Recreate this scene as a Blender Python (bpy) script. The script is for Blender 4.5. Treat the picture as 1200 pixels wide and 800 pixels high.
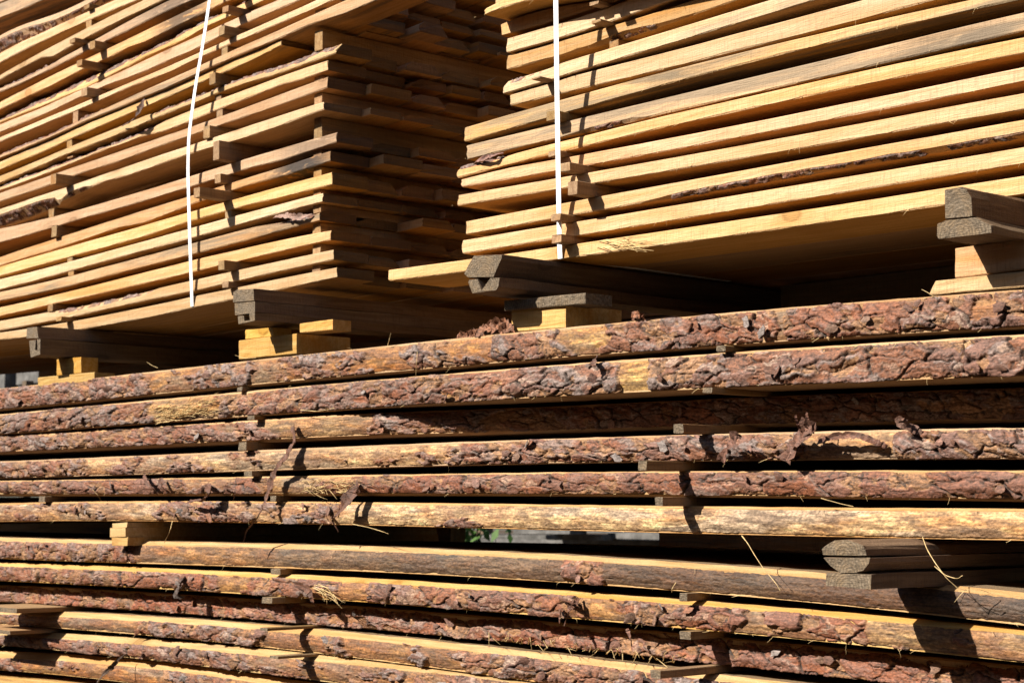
import bpy, math, random
import numpy as np

# ------------------------------------------------------------------ camera, sky, sun, exposure
for o in list(bpy.data.objects):
    bpy.data.objects.remove(o)
scn = bpy.context.scene
COL = scn.collection
CAM_Z = 0.78
FPX, W0, H0 = 2085.0, 1200.0, 800.0           # focal length in photograph pixels
YAW = math.radians(42.3)                       # the boards run 42 degrees left of the view
PITCH = math.atan(200.0 / FPX)                 # horizon lies below the middle of the picture
FH = np.array([-math.cos(YAW), math.sin(YAW), 0.0])
RT = np.array([math.sin(YAW), math.cos(YAW), 0.0])
UPZ = np.array([0, 0, 1.0])
FW = math.cos(PITCH) * FH + math.sin(PITCH) * UPZ
UP = -math.sin(PITCH) * FH + math.cos(PITCH) * UPZ
CPOS = np.array([0.0, -2.30, CAM_Z])

from mathutils import Matrix, Vector
cam_d = bpy.data.cameras.new('camera')
cam = bpy.data.objects.new('camera', cam_d)
COL.objects.link(cam)
cam.matrix_world = Matrix(((RT[0], UP[0], -FW[0], CPOS[0]), (RT[1], UP[1], -FW[1], CPOS[1]),
                           (RT[2], UP[2], -FW[2], CPOS[2]), (0, 0, 0, 1)))
cam_d.sensor_width = 36.0
cam_d.lens = 36.0 * FPX / W0
cam_d.clip_start = 0.05
cam_d.clip_end = 400
cam_d.dof.use_dof = True
cam_d.dof.focus_distance = 3.05
cam_d.dof.aperture_fstop = 13.0
scn.camera = cam

SUN = np.array([0.50, 1.25, -1.0]); SUN /= np.linalg.norm(SUN)     # the way the light travels
SUN_EL = math.asin(-SUN[2])
wd = bpy.data.worlds.new('World'); scn.world = wd; wd.use_nodes = True
wn = wd.node_tree; wn.nodes.clear()
sky = wn.nodes.new('ShaderNodeTexSky'); sky.sky_type = 'NISHITA'; sky.sun_disc = False
sky.sun_elevation = SUN_EL; sky.sun_rotation = math.atan2(-SUN[0], -SUN[1])
bg = wn.nodes.new('ShaderNodeBackground'); bg.inputs[1].default_value = 0.05
wo = wn.nodes.new('ShaderNodeOutputWorld')
wn.links.new(sky.outputs[0], bg.inputs[0]); wn.links.new(bg.outputs[0], wo.inputs[0])
sun_d = bpy.data.lights.new('sun', 'SUN'); sun_d.energy = 5.0; sun_d.angle = math.radians(0.53)
sun_d.color = (1.0, 0.92, 0.80)
sun = bpy.data.objects.new('sun', sun_d); COL.objects.link(sun)
sun.rotation_euler = Vector(SUN).to_track_quat('-Z', 'Y').to_euler()
scn.view_settings.view_transform = 'Standard'; scn.view_settings.look = 'None'
scn.view_settings.exposure = 1.2; scn.view_settings.gamma = 1.0
scn.view_settings.use_curve_mapping = False
scn.render.engine = 'CYCLES'
scn.cycles.max_bounces = 8; scn.cycles.diffuse_bounces = 5; scn.cycles.glossy_bounces = 2
scn.cycles.use_denoising = True
scn.cycles.sample_clamp_indirect = 6.0

rng = random.Random(7)
nrg = np.random.RandomState(11)

# ------------------------------------------------------------------ pixel of the photograph -> point on a vertical plane of the place
def unproj(px, py, y):
    d = FW + RT * ((px - 600.0) / FPX) + UP * ((400.0 - py) / FPX)
    t = (y - CPOS[1]) / d[1]
    return CPOS + d * t

def px_to_x(px, y, py=400.0):
    return unproj(px, py, y)[0]

# ------------------------------------------------------------------ noise in numpy
def _hash(ix, iy, seed):
    n = (ix.astype(np.int64) * 374761393 + iy.astype(np.int64) * 668265263 + seed * 974634241) & 0xFFFFFFFF
    n = ((n ^ (n >> 13)) * 1274126177) & 0xFFFFFFFF
    n = ((n ^ (n >> 16)) * 2246822519) & 0xFFFFFFFF
    return ((n ^ (n >> 15)) & 0xFFFFFF) / float(0x1000000)

def vnoise(x, y, seed):
    ix = np.floor(x); iy = np.floor(y)
    fx = x - ix; fy = y - iy
    fx = fx * fx * (3 - 2 * fx); fy = fy * fy * (3 - 2 * fy)
    a = _hash(ix, iy, seed); b = _hash(ix + 1, iy, seed)
    c = _hash(ix, iy + 1, seed); d = _hash(ix + 1, iy + 1, seed)
    return (a + (b - a) * fx) * (1 - fy) + (c + (d - c) * fx) * fy

def fbm(x, y, seed, octs=4, gain=0.5):
    s = np.zeros_like(x); a = 1.0; t = 0.0
    for o in range(octs):
        s += a * vnoise(x * 2 ** o + 17.3 * o, y * 2 ** o + 9.1 * o, seed + o)
        t += a; a *= gain
    return s / t

def worley(x, y, seed):
    ix = np.floor(x); iy = np.floor(y)
    f1 = np.full(x.shape, 9.0); f2 = np.full(x.shape, 9.0)
    cx = np.zeros_like(x); cy = np.zeros_like(x); r1 = np.zeros_like(x); r2 = np.zeros_like(x)
    for dx in (-1, 0, 1):
        for dy in (-1, 0, 1):
            gx = ix + dx; gy = iy + dy
            qx = gx + 0.1 + 0.8 * _hash(gx, gy, seed); qy = gy + 0.1 + 0.8 * _hash(gx, gy, seed + 1)
            d = np.hypot(x - qx, y - qy)
            m = d < f1
            f2 = np.where(m, f1, np.minimum(f2, d))
            f1 = np.where(m, d, f1)
            cx = np.where(m, qx, cx); cy = np.where(m, qy, cy)
            r1 = np.where(m, _hash(gx, gy, seed + 2), r1); r2 = np.where(m, _hash(gx, gy, seed + 3), r2)
    return f1, f2, cx, cy, r1, r2

def sstep(a, b, x):
    t = np.clip((x - a) / (b - a), 0, 1)
    return t * t * (3 - 2 * t)

# ------------------------------------------------------------------ mesh helpers
def fast_mesh(name, verts, quads, cols=None, smooth=False, matidx=None):
    me = bpy.data.meshes.new(name)
    v = np.asarray(verts, dtype=np.float32).reshape(-1, 3); q = np.asarray(quads, dtype=np.int32).reshape(-1, 4)
    me.vertices.add(len(v)); me.vertices.foreach_set('co', v.ravel())
    me.loops.add(len(q) * 4); me.loops.foreach_set('vertex_index', q.ravel())
    me.polygons.add(len(q))
    me.polygons.foreach_set('loop_start', np.arange(0, len(q) * 4, 4, dtype=np.int32))
    me.polygons.foreach_set('loop_total', np.full(len(q), 4, dtype=np.int32))
    me.polygons.foreach_set('use_smooth', np.full(len(q), smooth, dtype=bool))
    if matidx is not None:
        me.polygons.foreach_set('material_index', np.asarray(matidx, dtype=np.int32))
    if cols is not None:
        a = me.color_attributes.new('Col', 'FLOAT_COLOR', 'POINT')
        c = np.ones((len(v), 4), dtype=np.float32); c[:, :3] = np.asarray(cols).reshape(-1, 3)
        a.data.foreach_set('color', c.ravel())
    me.update(calc_edges=True)
    return me

def put(name, me, mats, parent=None, origin=None, label=None, cat=None, group=None, kind=None, **props):
    o = bpy.data.objects.new(name, me)
    if not isinstance(mats, (list, tuple)):
        mats = [mats]
    if me is not None and len(me.materials) == 0:
        for m in mats:
            me.materials.append(m)
    COL.objects.link(o)
    if parent is not None:
        o.parent = parent
    if origin is not None:
        o.location = origin
    if label: o['label'] = label
    if cat: o['category'] = cat
    if group: o['group'] = group
    if kind: o['kind'] = kind
    for k, v in props.items():
        o[k] = v
    return o

def ring_mesh(name, rings, origin, matfn=None, smooth=False):
    """rings (n,k,3) closed cross-sections along the length, capped at both ends."""
    R = np.asarray(rings, dtype=float) - np.asarray(origin)
    n, k, _ = R.shape
    i = np.arange(n - 1)[:, None] * k; j = np.arange(k)[None, :]; jn = (j + 1) % k
    q = np.stack([i + j, i + k + j, i + k + jn, i + jn], -1).reshape(-1, 4)
    caps = []
    for base, flip in ((0, False), ((n - 1) * k, True)):
        h = k // 2
        for a in range(h - 1):                       # strip of quads across the cap
            qd = [base + a, base + a + 1, base + k - 2 - a, base + k - 1 - a]
            caps.append(qd[::-1] if flip else qd)
    q = np.concatenate([q, np.asarray(caps, dtype=int)])
    mi = None
    if matfn is not None:
        mi = np.zeros(len(q), dtype=int); mi[:(n - 1) * k] = matfn(n, k).ravel()
    return fast_mesh(name, R.reshape(-1, 3), q, smooth=smooth, matidx=mi)

# ------------------------------------------------------------------ materials (node based)
def nodes_of(name):
    m = bpy.data.materials.new(name); m.use_nodes = True
    t = m.node_tree; t.nodes.clear()
    out = t.nodes.new('ShaderNodeOutputMaterial'); b = t.nodes.new('ShaderNodeBsdfPrincipled')
    t.links.new(b.outputs[0], out.inputs[0])
    return m, t, b

def N(t, kind, **kw):
    n = t.nodes.new(kind)
    for k, v in kw.items():
        setattr(n, k, v)
    return n

def mixc(t, fac, a, b, mode='MIX'):
    n = t.nodes.new('ShaderNodeMix'); n.data_type = 'RGBA'; n.blend_type = mode
    for sock, val in ((n.inputs[0], fac), (n.inputs[6], a), (n.inputs[7], b)):
        if isinstance(val, (int, float)): sock.default_value = val
        elif isinstance(val, tuple): sock.default_value = (*val, 1.0)
        else: t.links.new(val, sock)
    return n.outputs[2]

def math_n(t, op, a, b=None, clamp=False):
    n = t.nodes.new('ShaderNodeMath'); n.operation = op; n.use_clamp = clamp
    for i, v in enumerate((a, b)):
        if v is None: continue
        if isinstance(v, (int, float)): n.inputs[i].default_value = v
        else: t.links.new(v, n.inputs[i])
    return n.outputs[0]

def ramp(t, src, lo, hi):
    n = t.nodes.new('ShaderNodeMapRange'); n.interpolation_type = 'SMOOTHSTEP'
    t.links.new(src, n.inputs[0]); n.inputs[1].default_value = lo; n.inputs[2].default_value = hi
    return n.outputs[0]

def noise(t, vec, scale, detail=4, rough=0.55, dist=0.0):
    n = t.nodes.new('ShaderNodeTexNoise'); n.inputs['Scale'].default_value = scale
    n.inputs['Detail'].default_value = detail; n.inputs['Roughness'].default_value = rough
    n.inputs['Distortion'].default_value = dist
    t.links.new(vec, n.inputs['Vector'])
    return n.outputs[0]

def scaled(t, vec, s):
    n = t.nodes.new('ShaderNodeVectorMath'); n.operation = 'MULTIPLY'; n.inputs[1].default_value = s
    t.links.new(vec, n.inputs[0]); return n.outputs[0]

ALB = 0.62                                     # sun-dried pine reflects about half the light
def make_wood(name, light, dark, warm, grey, axis='x', base_weather=0.0, bump=0.0020):
    light, dark, warm, grey = (tuple(c * ALB for c in q) for q in (light, dark, warm, grey))
    m, t, b = nodes_of(name)
    tc = N(t, 'ShaderNodeTexCoord'); oi = N(t, 'ShaderNodeObjectInfo')
    off = N(t, 'ShaderNodeVectorMath', operation='MULTIPLY_ADD')
    cmb = N(t, 'ShaderNodeCombineXYZ')
    for i, k in enumerate((53.0, 31.0, 17.0)):
        t.links.new(math_n(t, 'MULTIPLY', oi.outputs['Random'], k), cmb.inputs[i])
    add = N(t, 'ShaderNodeVectorMath', operation='ADD')
    t.links.new(tc.outputs['Object'], add.inputs[0]); t.links.new(cmb.outputs[0], add.inputs[1])
    v = add.outputs[0]
    lg, sh = (1.0, 16.0) if axis == 'x' else (16.0, 1.0)
    def st(k, l=1.0): return scaled(t, v, (lg * k * l, sh * k * l if axis == 'x' else sh * k * l, 16.0 * k * l))
    grain = noise(t, st(6.0), 1.0, 5, 0.6, 0.6)
    broad = noise(t, st(0.9), 2.2, 3, 0.5, 0.4)
    col = mixc(t, ramp(t, grain, 0.34, 0.66), light, dark)
    col = mixc(t, math_n(t, 'MULTIPLY', ramp(t, broad, 0.48, 0.72), 0.75), col, warm)
    # knots
    sep = N(t, 'ShaderNodeSeparateXYZ'); t.links.new(v, sep.inputs[0])
    kc = N(t, 'ShaderNodeCombineXYZ'); t.links.new(math_n(t, 'MULTIPLY', sep.outputs[0 if axis == 'x' else 1], 4.2), kc.inputs[0]); t.links.new(math_n(t, 'MULTIPLY', sep.outputs[2], 7.5), kc.inputs[1])
    vor = N(t, 'ShaderNodeTexVoronoi', voronoi_dimensions='2D'); vor.inputs['Scale'].default_value = 1.0; t.links.new(kc.outputs[0], vor.inputs['Vector'])
    gate = ramp(t, vor.outputs['Color'], 0.64, 0.67)
    kd = math_n(t, 'ADD', vor.outputs['Distance'], math_n(t, 'MULTIPLY', math_n(t, 'SUBTRACT', grain, 0.5), 0.10))
    halo = math_n(t, 'MULTIPLY', math_n(t, 'SUBTRACT', 1.0, ramp(t, kd, 0.06, 0.30)), gate)
    core = math_n(t, 'MULTIPLY', math_n(t, 'SUBTRACT', 1.0, ramp(t, kd, 0.07, 0.11)), gate)
    rim = math_n(t, 'MULTIPLY', core, ramp(t, kd, 0.045, 0.085))
    col = mixc(t, math_n(t, 'MULTIPLY', halo, 0.45), col, tuple(c * 0.80 for c in warm))
    col = mixc(t, math_n(t, 'MULTIPLY', core, 0.6), col, tuple(c * 0.70 for c in warm))
    col = mixc(t, math_n(t, 'MULTIPLY', rim, 0.35), col, tuple(c * 0.30 for c in warm))
    scr = noise(t, scaled(t, v, (330.0, 330.0, 26.0)), 1.0, 3, 0.6, 0.3)
    col = mixc(t, math_n(t, 'MULTIPLY', ramp(t, scr, 0.50, 0.68), 0.34), col, tuple(c * 0.55 for c in dark))
    # grey weathering in patches, strength per board
    at = N(t, 'ShaderNodeAttribute', attribute_type='OBJECT', attribute_name='weather')
    pat = noise(t, st(0.55), 5.0, 6, 0.68, 0.5)
    wfac = math_n(t, 'ADD', at.outputs['Fac'], base_weather)
    w = math_n(t, 'MULTIPLY', ramp(t, math_n(t, 'ADD', pat, math_n(t, 'MULTIPLY', wfac, 0.45)), 0.66, 0.86), 0.9, clamp=True)
    col = mixc(t, w, col, grey)
    sx = N(t, 'ShaderNodeAttribute', attribute_type='OBJECT', attribute_name='stain_x'); ss = N(t, 'ShaderNodeAttribute', attribute_type='OBJECT', attribute_name='stain')
    so = N(t, 'ShaderNodeSeparateXYZ'); t.links.new(tc.outputs['Object'], so.inputs[0])
    dxs = math_n(t, 'ABSOLUTE', math_n(t, 'SUBTRACT', so.outputs[0], sx.outputs['Fac']))
    sm = noise(t, scaled(t, v, (16.0, 16.0, 55.0)), 1.0, 5, 0.62, 0.6)
    sf = math_n(t, 'MULTIPLY', math_n(t, 'SUBTRACT', 1.0, ramp(t, dxs, 0.03, 0.20)), ramp(t, sm, 0.32, 0.46))
    col = mixc(t, math_n(t, 'MULTIPLY', math_n(t, 'MULTIPLY', sf, ss.outputs['Fac']), 0.93, clamp=True), col, (0.035, 0.033, 0.034))
    # small brown flecks and saw dust
    sp = noise(t, scaled(t, v, (120.0, 160.0, 240.0)), 1.0, 3, 0.6)
    col = mixc(t, math_n(t, 'MULTIPLY', ramp(t, sp, 0.60, 0.76), 0.28), col, tuple(c * 0.35 for c in dark))
    # every board a little lighter, darker, yellower or redder than the next
    hs = N(t, 'ShaderNodeHueSaturation')
    t.links.new(math_n(t, 'ADD', math_n(t, 'MULTIPLY', oi.outputs['Random'], 0.40), 0.76), hs.inputs['Value'])
    t.links.new(math_n(t, 'ADD', math_n(t, 'MULTIPLY', math_n(t, 'FRACT', math_n(t, 'MULTIPLY', oi.outputs['Random'], 7.3)), 0.016), 0.492), hs.inputs['Hue'])
    t.links.new(math_n(t, 'ADD', math_n(t, 'MULTIPLY', math_n(t, 'FRACT', math_n(t, 'MULTIPLY', oi.outputs['Random'], 13.7)), 0.25), 0.86), hs.inputs['Saturation'])
    t.links.new(col, hs.inputs['Color'])
    t.links.new(hs.outputs[0], b.inputs['Base Color'])
    b.inputs['Roughness'].default_value = 0.82
    b.inputs['Specular IOR Level'].default_value = 0.22
    saw = noise(t, scaled(t, v, (210.0, 210.0, 45.0)), 1.0, 4, 0.65)
    fine = noise(t, st(30.0), 1.0, 3, 0.6)
    bp = N(t, 'ShaderNodeBump'); bp.inputs['Strength'].default_value = 0.75; bp.inputs['Distance'].default_value = bump
    t.links.new(math_n(t, 'ADD', saw, fine), bp.inputs['Height']); t.links.new(bp.outputs[0], b.inputs['Normal'])
    return m

M = {}
M['wood'] = make_wood('sawn_pine', (0.83, 0.555, 0.315), (0.70, 0.425, 0.205), (0.68, 0.360, 0.135), (0.37, 0.280, 0.185))
M['face'] = make_wood('sawn_pine_bounce_orange', (0.80, 0.445, 0.165), (0.64, 0.335, 0.105), (0.64, 0.310, 0.090), (0.26, 0.185, 0.115))  # wide faces coloured orange in place of warm light bounced between boards
M['wood_y'] = make_wood('sawn_pine_offcut', (0.76, 0.49, 0.20), (0.62, 0.35, 0.11), (0.63, 0.32, 0.09), (0.34, 0.25, 0.15), axis='x')
M['wood_end_shaded'] = make_wood('sawn_pine_end_shaded', (0.27, 0.155, 0.068), (0.17, 0.092, 0.038), (0.18, 0.098, 0.04), (0.10, 0.075, 0.052), axis='y')  # end grain, darkened further to stand in for shade on the ends
M['stick'] = make_wood('stick_wood', (0.50, 0.32, 0.16), (0.35, 0.20, 0.09), (0.38, 0.20, 0.08), (0.24, 0.18, 0.125), axis='y', base_weather=0.0)
M['old'] = make_wood('weathered_wood', (0.30, 0.20, 0.115), (0.19, 0.12, 0.07), (0.22, 0.13, 0.07), (0.18, 0.14, 0.10), axis='y', base_weather=0.1)
def make_end():
    m, t, b = nodes_of('weathered_end_grain')
    tc = N(t, 'ShaderNodeTexCoord'); oi = N(t, 'ShaderNodeObjectInfo')
    add = N(t, 'ShaderNodeVectorMath', operation='ADD'); t.links.new(tc.outputs['Object'], add.inputs[0])
    cm = N(t, 'ShaderNodeCombineXYZ'); t.links.new(math_n(t, 'MULTIPLY', oi.outputs['Random'], 9.0), cm.inputs[1]); t.links.new(cm.outputs[0], add.inputs[1])
    v = add.outputs[0]
    n1 = noise(t, v, 190.0, 5, 0.6); n2 = noise(t, v, 38.0, 4, 0.6, 0.5)
    rg = N(t, 'ShaderNodeTexWave', wave_type='RINGS', rings_direction='Y'); rg.inputs['Scale'].default_value = 60.0; rg.inputs['Distortion'].default_value = 3.0
    rg.inputs['Detail'].default_value = 3.0; t.links.new(tc.outputs['Object'], rg.inputs['Vector'])
    kf = noise(t, scaled(t, v, (60.0, 60.0, 900.0)), 1.0, 3, 0.6)
    col = mixc(t, ramp(t, n1, 0.33, 0.68), (0.10, 0.075, 0.050), (0.24, 0.186, 0.130))
    col = mixc(t, math_n(t, 'MULTIPLY', ramp(t, n2, 0.42, 0.66), 0.6), col, (0.25, 0.17, 0.095))
    col = mixc(t, math_n(t, 'MULTIPLY', rg.outputs['Fac'], 0.5), col, (0.07, 0.055, 0.04))
    t.links.new(col, b.inputs['Base Color']); b.inputs['Roughness'].default_value = 0.85; b.inputs['Specular IOR Level'].default_value = 0.25
    bp = N(t, 'ShaderNodeBump'); bp.inputs['Distance'].default_value = 0.004; bp.inputs['Strength'].default_value = 0.9
    t.links.new(math_n(t, 'ADD', n1, kf), bp.inputs['Height']); t.links.new(bp.outputs[0], b.inputs['Normal'])
    return m
M['old_end'] = make_end()
M['pale'] = make_wood('bare_sapwood', (0.72, 0.47, 0.23), (0.58, 0.34, 0.14), (0.58, 0.30, 0.10), (0.24, 0.17, 0.11))

def make_bark():
    m, t, b = nodes_of('pine_bark')
    at = N(t, 'ShaderNodeAttribute', attribute_type='GEOMETRY', attribute_name='Col')
    geo = N(t, 'ShaderNodeNewGeometry')
    n1 = noise(t, scaled(t, geo.outputs['Position'], (160.0, 160.0, 300.0)), 1.0, 5, 0.65)
    col = mixc(t, 1.0, at.outputs['Color'], mixc(t, ramp(t, n1, 0.30, 0.75), (0.46 * ALB, 0.43 * ALB, 0.41 * ALB), (1.30 * ALB, 1.27 * ALB, 1.24 * ALB)), 'MULTIPLY')
    n3 = noise(t, scaled(t, geo.outputs['Position'], (28.0, 28.0, 520.0)), 1.0, 4, 0.6, 0.3)
    col = mixc(t, 0.75, col, mixc(t, ramp(t, n3, 0.32, 0.66), (0.62, 0.58, 0.54), (1.22, 1.22, 1.22)), 'MULTIPLY')
    t.links.new(col, b.inputs['Base Color'])
    b.inputs['Roughness'].default_value = 0.64; b.inputs['Specular IOR Level'].default_value = 0.36
    n2 = noise(t, scaled(t, geo.outputs['Position'], (420.0, 420.0, 700.0)), 1.0, 3, 0.6)
    bp = N(t, 'ShaderNodeBump'); bp.inputs['Strength'].default_value = 0.8; bp.inputs['Distance'].default_value = 0.0012
    t.links.new(math_n(t, 'ADD', n1, n2), bp.inputs['Height']); t.links.new(bp.outputs[0], b.inputs['Normal'])
    return m
M['bark'] = make_bark()
M['shade_dark'] = make_wood('sawn_shade_dark', (0.34, 0.23, 0.13), (0.24, 0.155, 0.085), (0.28, 0.17, 0.08), (0.16, 0.13, 0.10), base_weather=0.2)  # dark colour standing in for shade in the gaps, damps bounced light

def make_plain(name, c1, c2, scale, rough=0.8, spec=0.3, bump=0.0, trans=0.0):
    m, t, b = nodes_of(name)
    tc = N(t, 'ShaderNodeTexCoord')
    n1 = noise(t, tc.outputs['Object'], scale, 6, 0.62)
    t.links.new(mixc(t, ramp(t, n1, 0.32, 0.7), c1, c2), b.inputs['Base Color'])
    b.inputs['Roughness'].default_value = rough; b.inputs['Specular IOR Level'].default_value = spec
    if trans: b.inputs['Transmission Weight'].default_value = trans
    if bump:
        bp = N(t, 'ShaderNodeBump'); bp.inputs['Distance'].default_value = bump
        t.links.new(n1, bp.inputs['Height']); t.links.new(bp.outputs[0], b.inputs['Normal'])
    return m
M['ground'] = make_plain('bark_litter_ground', (0.04, 0.027, 0.018), (0.10, 0.07, 0.045), 9.0, 0.95, 0.2, 0.02)
M['strap'] = make_plain('strapping_plastic', (0.78, 0.80, 0.83), (0.86, 0.87, 0.88), 60.0, 0.38, 0.5)
M['leaf'] = make_plain('green_leaf', (0.02, 0.06, 0.01), (0.06, 0.13, 0.015), 8.0, 0.6, 0.3)
M['stem'] = make_plain('twig', (0.07, 0.05, 0.03), (0.12, 0.08, 0.05), 30.0)
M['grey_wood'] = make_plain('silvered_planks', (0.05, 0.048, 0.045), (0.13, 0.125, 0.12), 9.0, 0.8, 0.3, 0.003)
M['fibre'] = make_plain('torn_wood_fibre', (0.42, 0.29, 0.13), (0.52, 0.39, 0.20), 40.0, 0.75, 0.25)

# ------------------------------------------------------------------ the ground
gs = 60.0; nn = 61
gx, gy = np.meshgrid(np.linspace(-gs, gs, nn), np.linspace(-gs, gs, nn), indexing='ij')
gz = (vnoise(gx * 0.3, gy * 0.3, 5) - 0.5) * 0.03 - 0.015
gz[(np.hypot(gx + 3, gy) < 6)] = -0.004
ii = (np.arange(nn - 1)[:, None] * nn + np.arange(nn - 1)[None, :])
put('ground', fast_mesh('ground', np.stack([gx, gy, gz], -1), np.stack([ii, ii + nn, ii + nn + 1, ii + 1], -1)), M['ground'], kind='structure')

ORD = ['bottom', 'second', 'third', 'fourth', 'fifth', 'sixth', 'seventh', 'eighth', 'ninth', 'tenth', 'eleventh', 'twelfth',
       'thirteenth', 'fourteenth', 'fifteenth', 'sixteenth', 'seventeenth', 'eighteenth', 'nineteenth', 'twentieth',
       'twenty-first', 'twenty-second', 'twenty-third', 'twenty-fourth']
BACK = ['front', 'second', 'third', 'fourth', 'fifth', 'sixth', 'seventh', 'eighth']

# ------------------------------------------------------------------ a row: measured edges -> height of its top and underside along X
class Row:
    def __init__(self, st, y, deg=2, raw=False):
        self.y = y
        pts = []
        for (px, a, b) in st:
            pa = unproj(px, a, y); pb = unproj(px, b, y)
            pts.append((0.5 * (pa[0] + pb[0]), pa[2], pb[2]))
        pts.sort(); p = np.array(pts)
        self.x0, self.x1 = p[0, 0], p[-1, 0]
        self.c = p[:, 0].mean()
        d = min(deg, len(p) - 1)
        xs = p[:, 0] - self.c
        self.pt = np.polyfit(xs, p[:, 1], d)
        self.pth = np.polyfit(xs, p[:, 1] - p[:, 2], 1)
        self.p = p; self.raw = raw
    def top(self, x):
        x = np.asarray(x, dtype=float); xc = np.clip(x, self.x0, self.x1) - self.c
        dp = np.polyder(self.pt)
        z = np.polyval(self.pt, xc)
        over = x - np.clip(x, self.x0, self.x1)
        z = z + np.polyval(dp, xc) * over
        return z
    def th(self, x):
        x = np.asarray(x, dtype=float)
        if self.raw:
            return np.interp(x, self.p[:, 0], self.p[:, 1] - self.p[:, 2])
        return np.polyval(self.pth, np.clip(x, self.x0, self.x1) - self.c)
    def bot(self, x):
        return self.top(x) - self.th(x)

class Lims:
    """rows of one stack kept from cutting into each other"""
    def __init__(self, rows, gap):
        self.rows = rows; self.gap = gap
    def tb(self, i, x):
        b = self.rows[i].bot(x)
        t = self.rows[i].top(x)
        if i + 1 < len(self.rows):
            t = np.minimum(t, self.rows[i + 1].bot(x) - self.gap)
        t = np.maximum(t, b + 0.010)
        return t, b

# ------------------------------------------------------------------ sawn boards
def board_rings(xs, zt, zb, y0, y1, seed, top_w=None, bot_w=None, rough=1.0):
    """cross-section of 8 points; top_w / bot_w: (height share, depth) of a waney edge along xs"""
    n = len(xs)
    R = np.zeros((n, 8, 3))
    ct = np.full(n, 0.0018); cty = np.full(n, 0.0018); cb = ct.copy(); cby = cty.copy()
    th = zt - zb
    if top_w is not None: ct = np.maximum(ct, top_w[0] * th); cty = np.maximum(cty, top_w[1])
    if bot_w is not None: cb = np.maximum(cb, bot_w[0] * th); cby = np.maximum(cby, bot_w[1])
    wob = lambda s, f, a: (fbm(xs * f, np.zeros(n) + s, seed + int(s), 3) - 0.5) * a * rough
    e1 = wob(1, 14, 0.004) + wob(11, 90, 0.0022); e2 = wob(2, 14, 0.004) + wob(12, 90, 0.0022); e3 = wob(3, 5, 0.005)
    R[:, 0] = np.stack([xs, y0 + cby + e3, zb], -1)
    R[:, 1] = np.stack([xs, y0 + e3, zb + cb + np.maximum(e1, -0.001)], -1)
    R[:, 2] = np.stack([xs, y0 + e3 + wob(4, 30, 0.0012), zb + cb + (th - cb - ct) * 0.35], -1)
    R[:, 3] = np.stack([xs, y0 + e3 + wob(5, 30, 0.0012), zb + cb + (th - cb - ct) * 0.7], -1)
    R[:, 4] = np.stack([xs, y0 + e3, zt - ct + np.minimum(e2, 0.001)], -1)
    R[:, 5] = np.stack([xs, y0 + cty + e3, zt], -1)
    R[:, 6] = np.stack([xs, np.full(n, y1), zt], -1)
    R[:, 7] = np.stack([xs, np.full(n, y1), zb], -1)
    return R

BARKC = {'plum': (0.315, 0.168, 0.128), 'grey': (0.330, 0.285, 0.275), 'red': (0.355, 0.155, 0.086), 'dark': (0.055, 0.032, 0.022),
         'pale': (0.50, 0.36, 0.28)}

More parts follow.
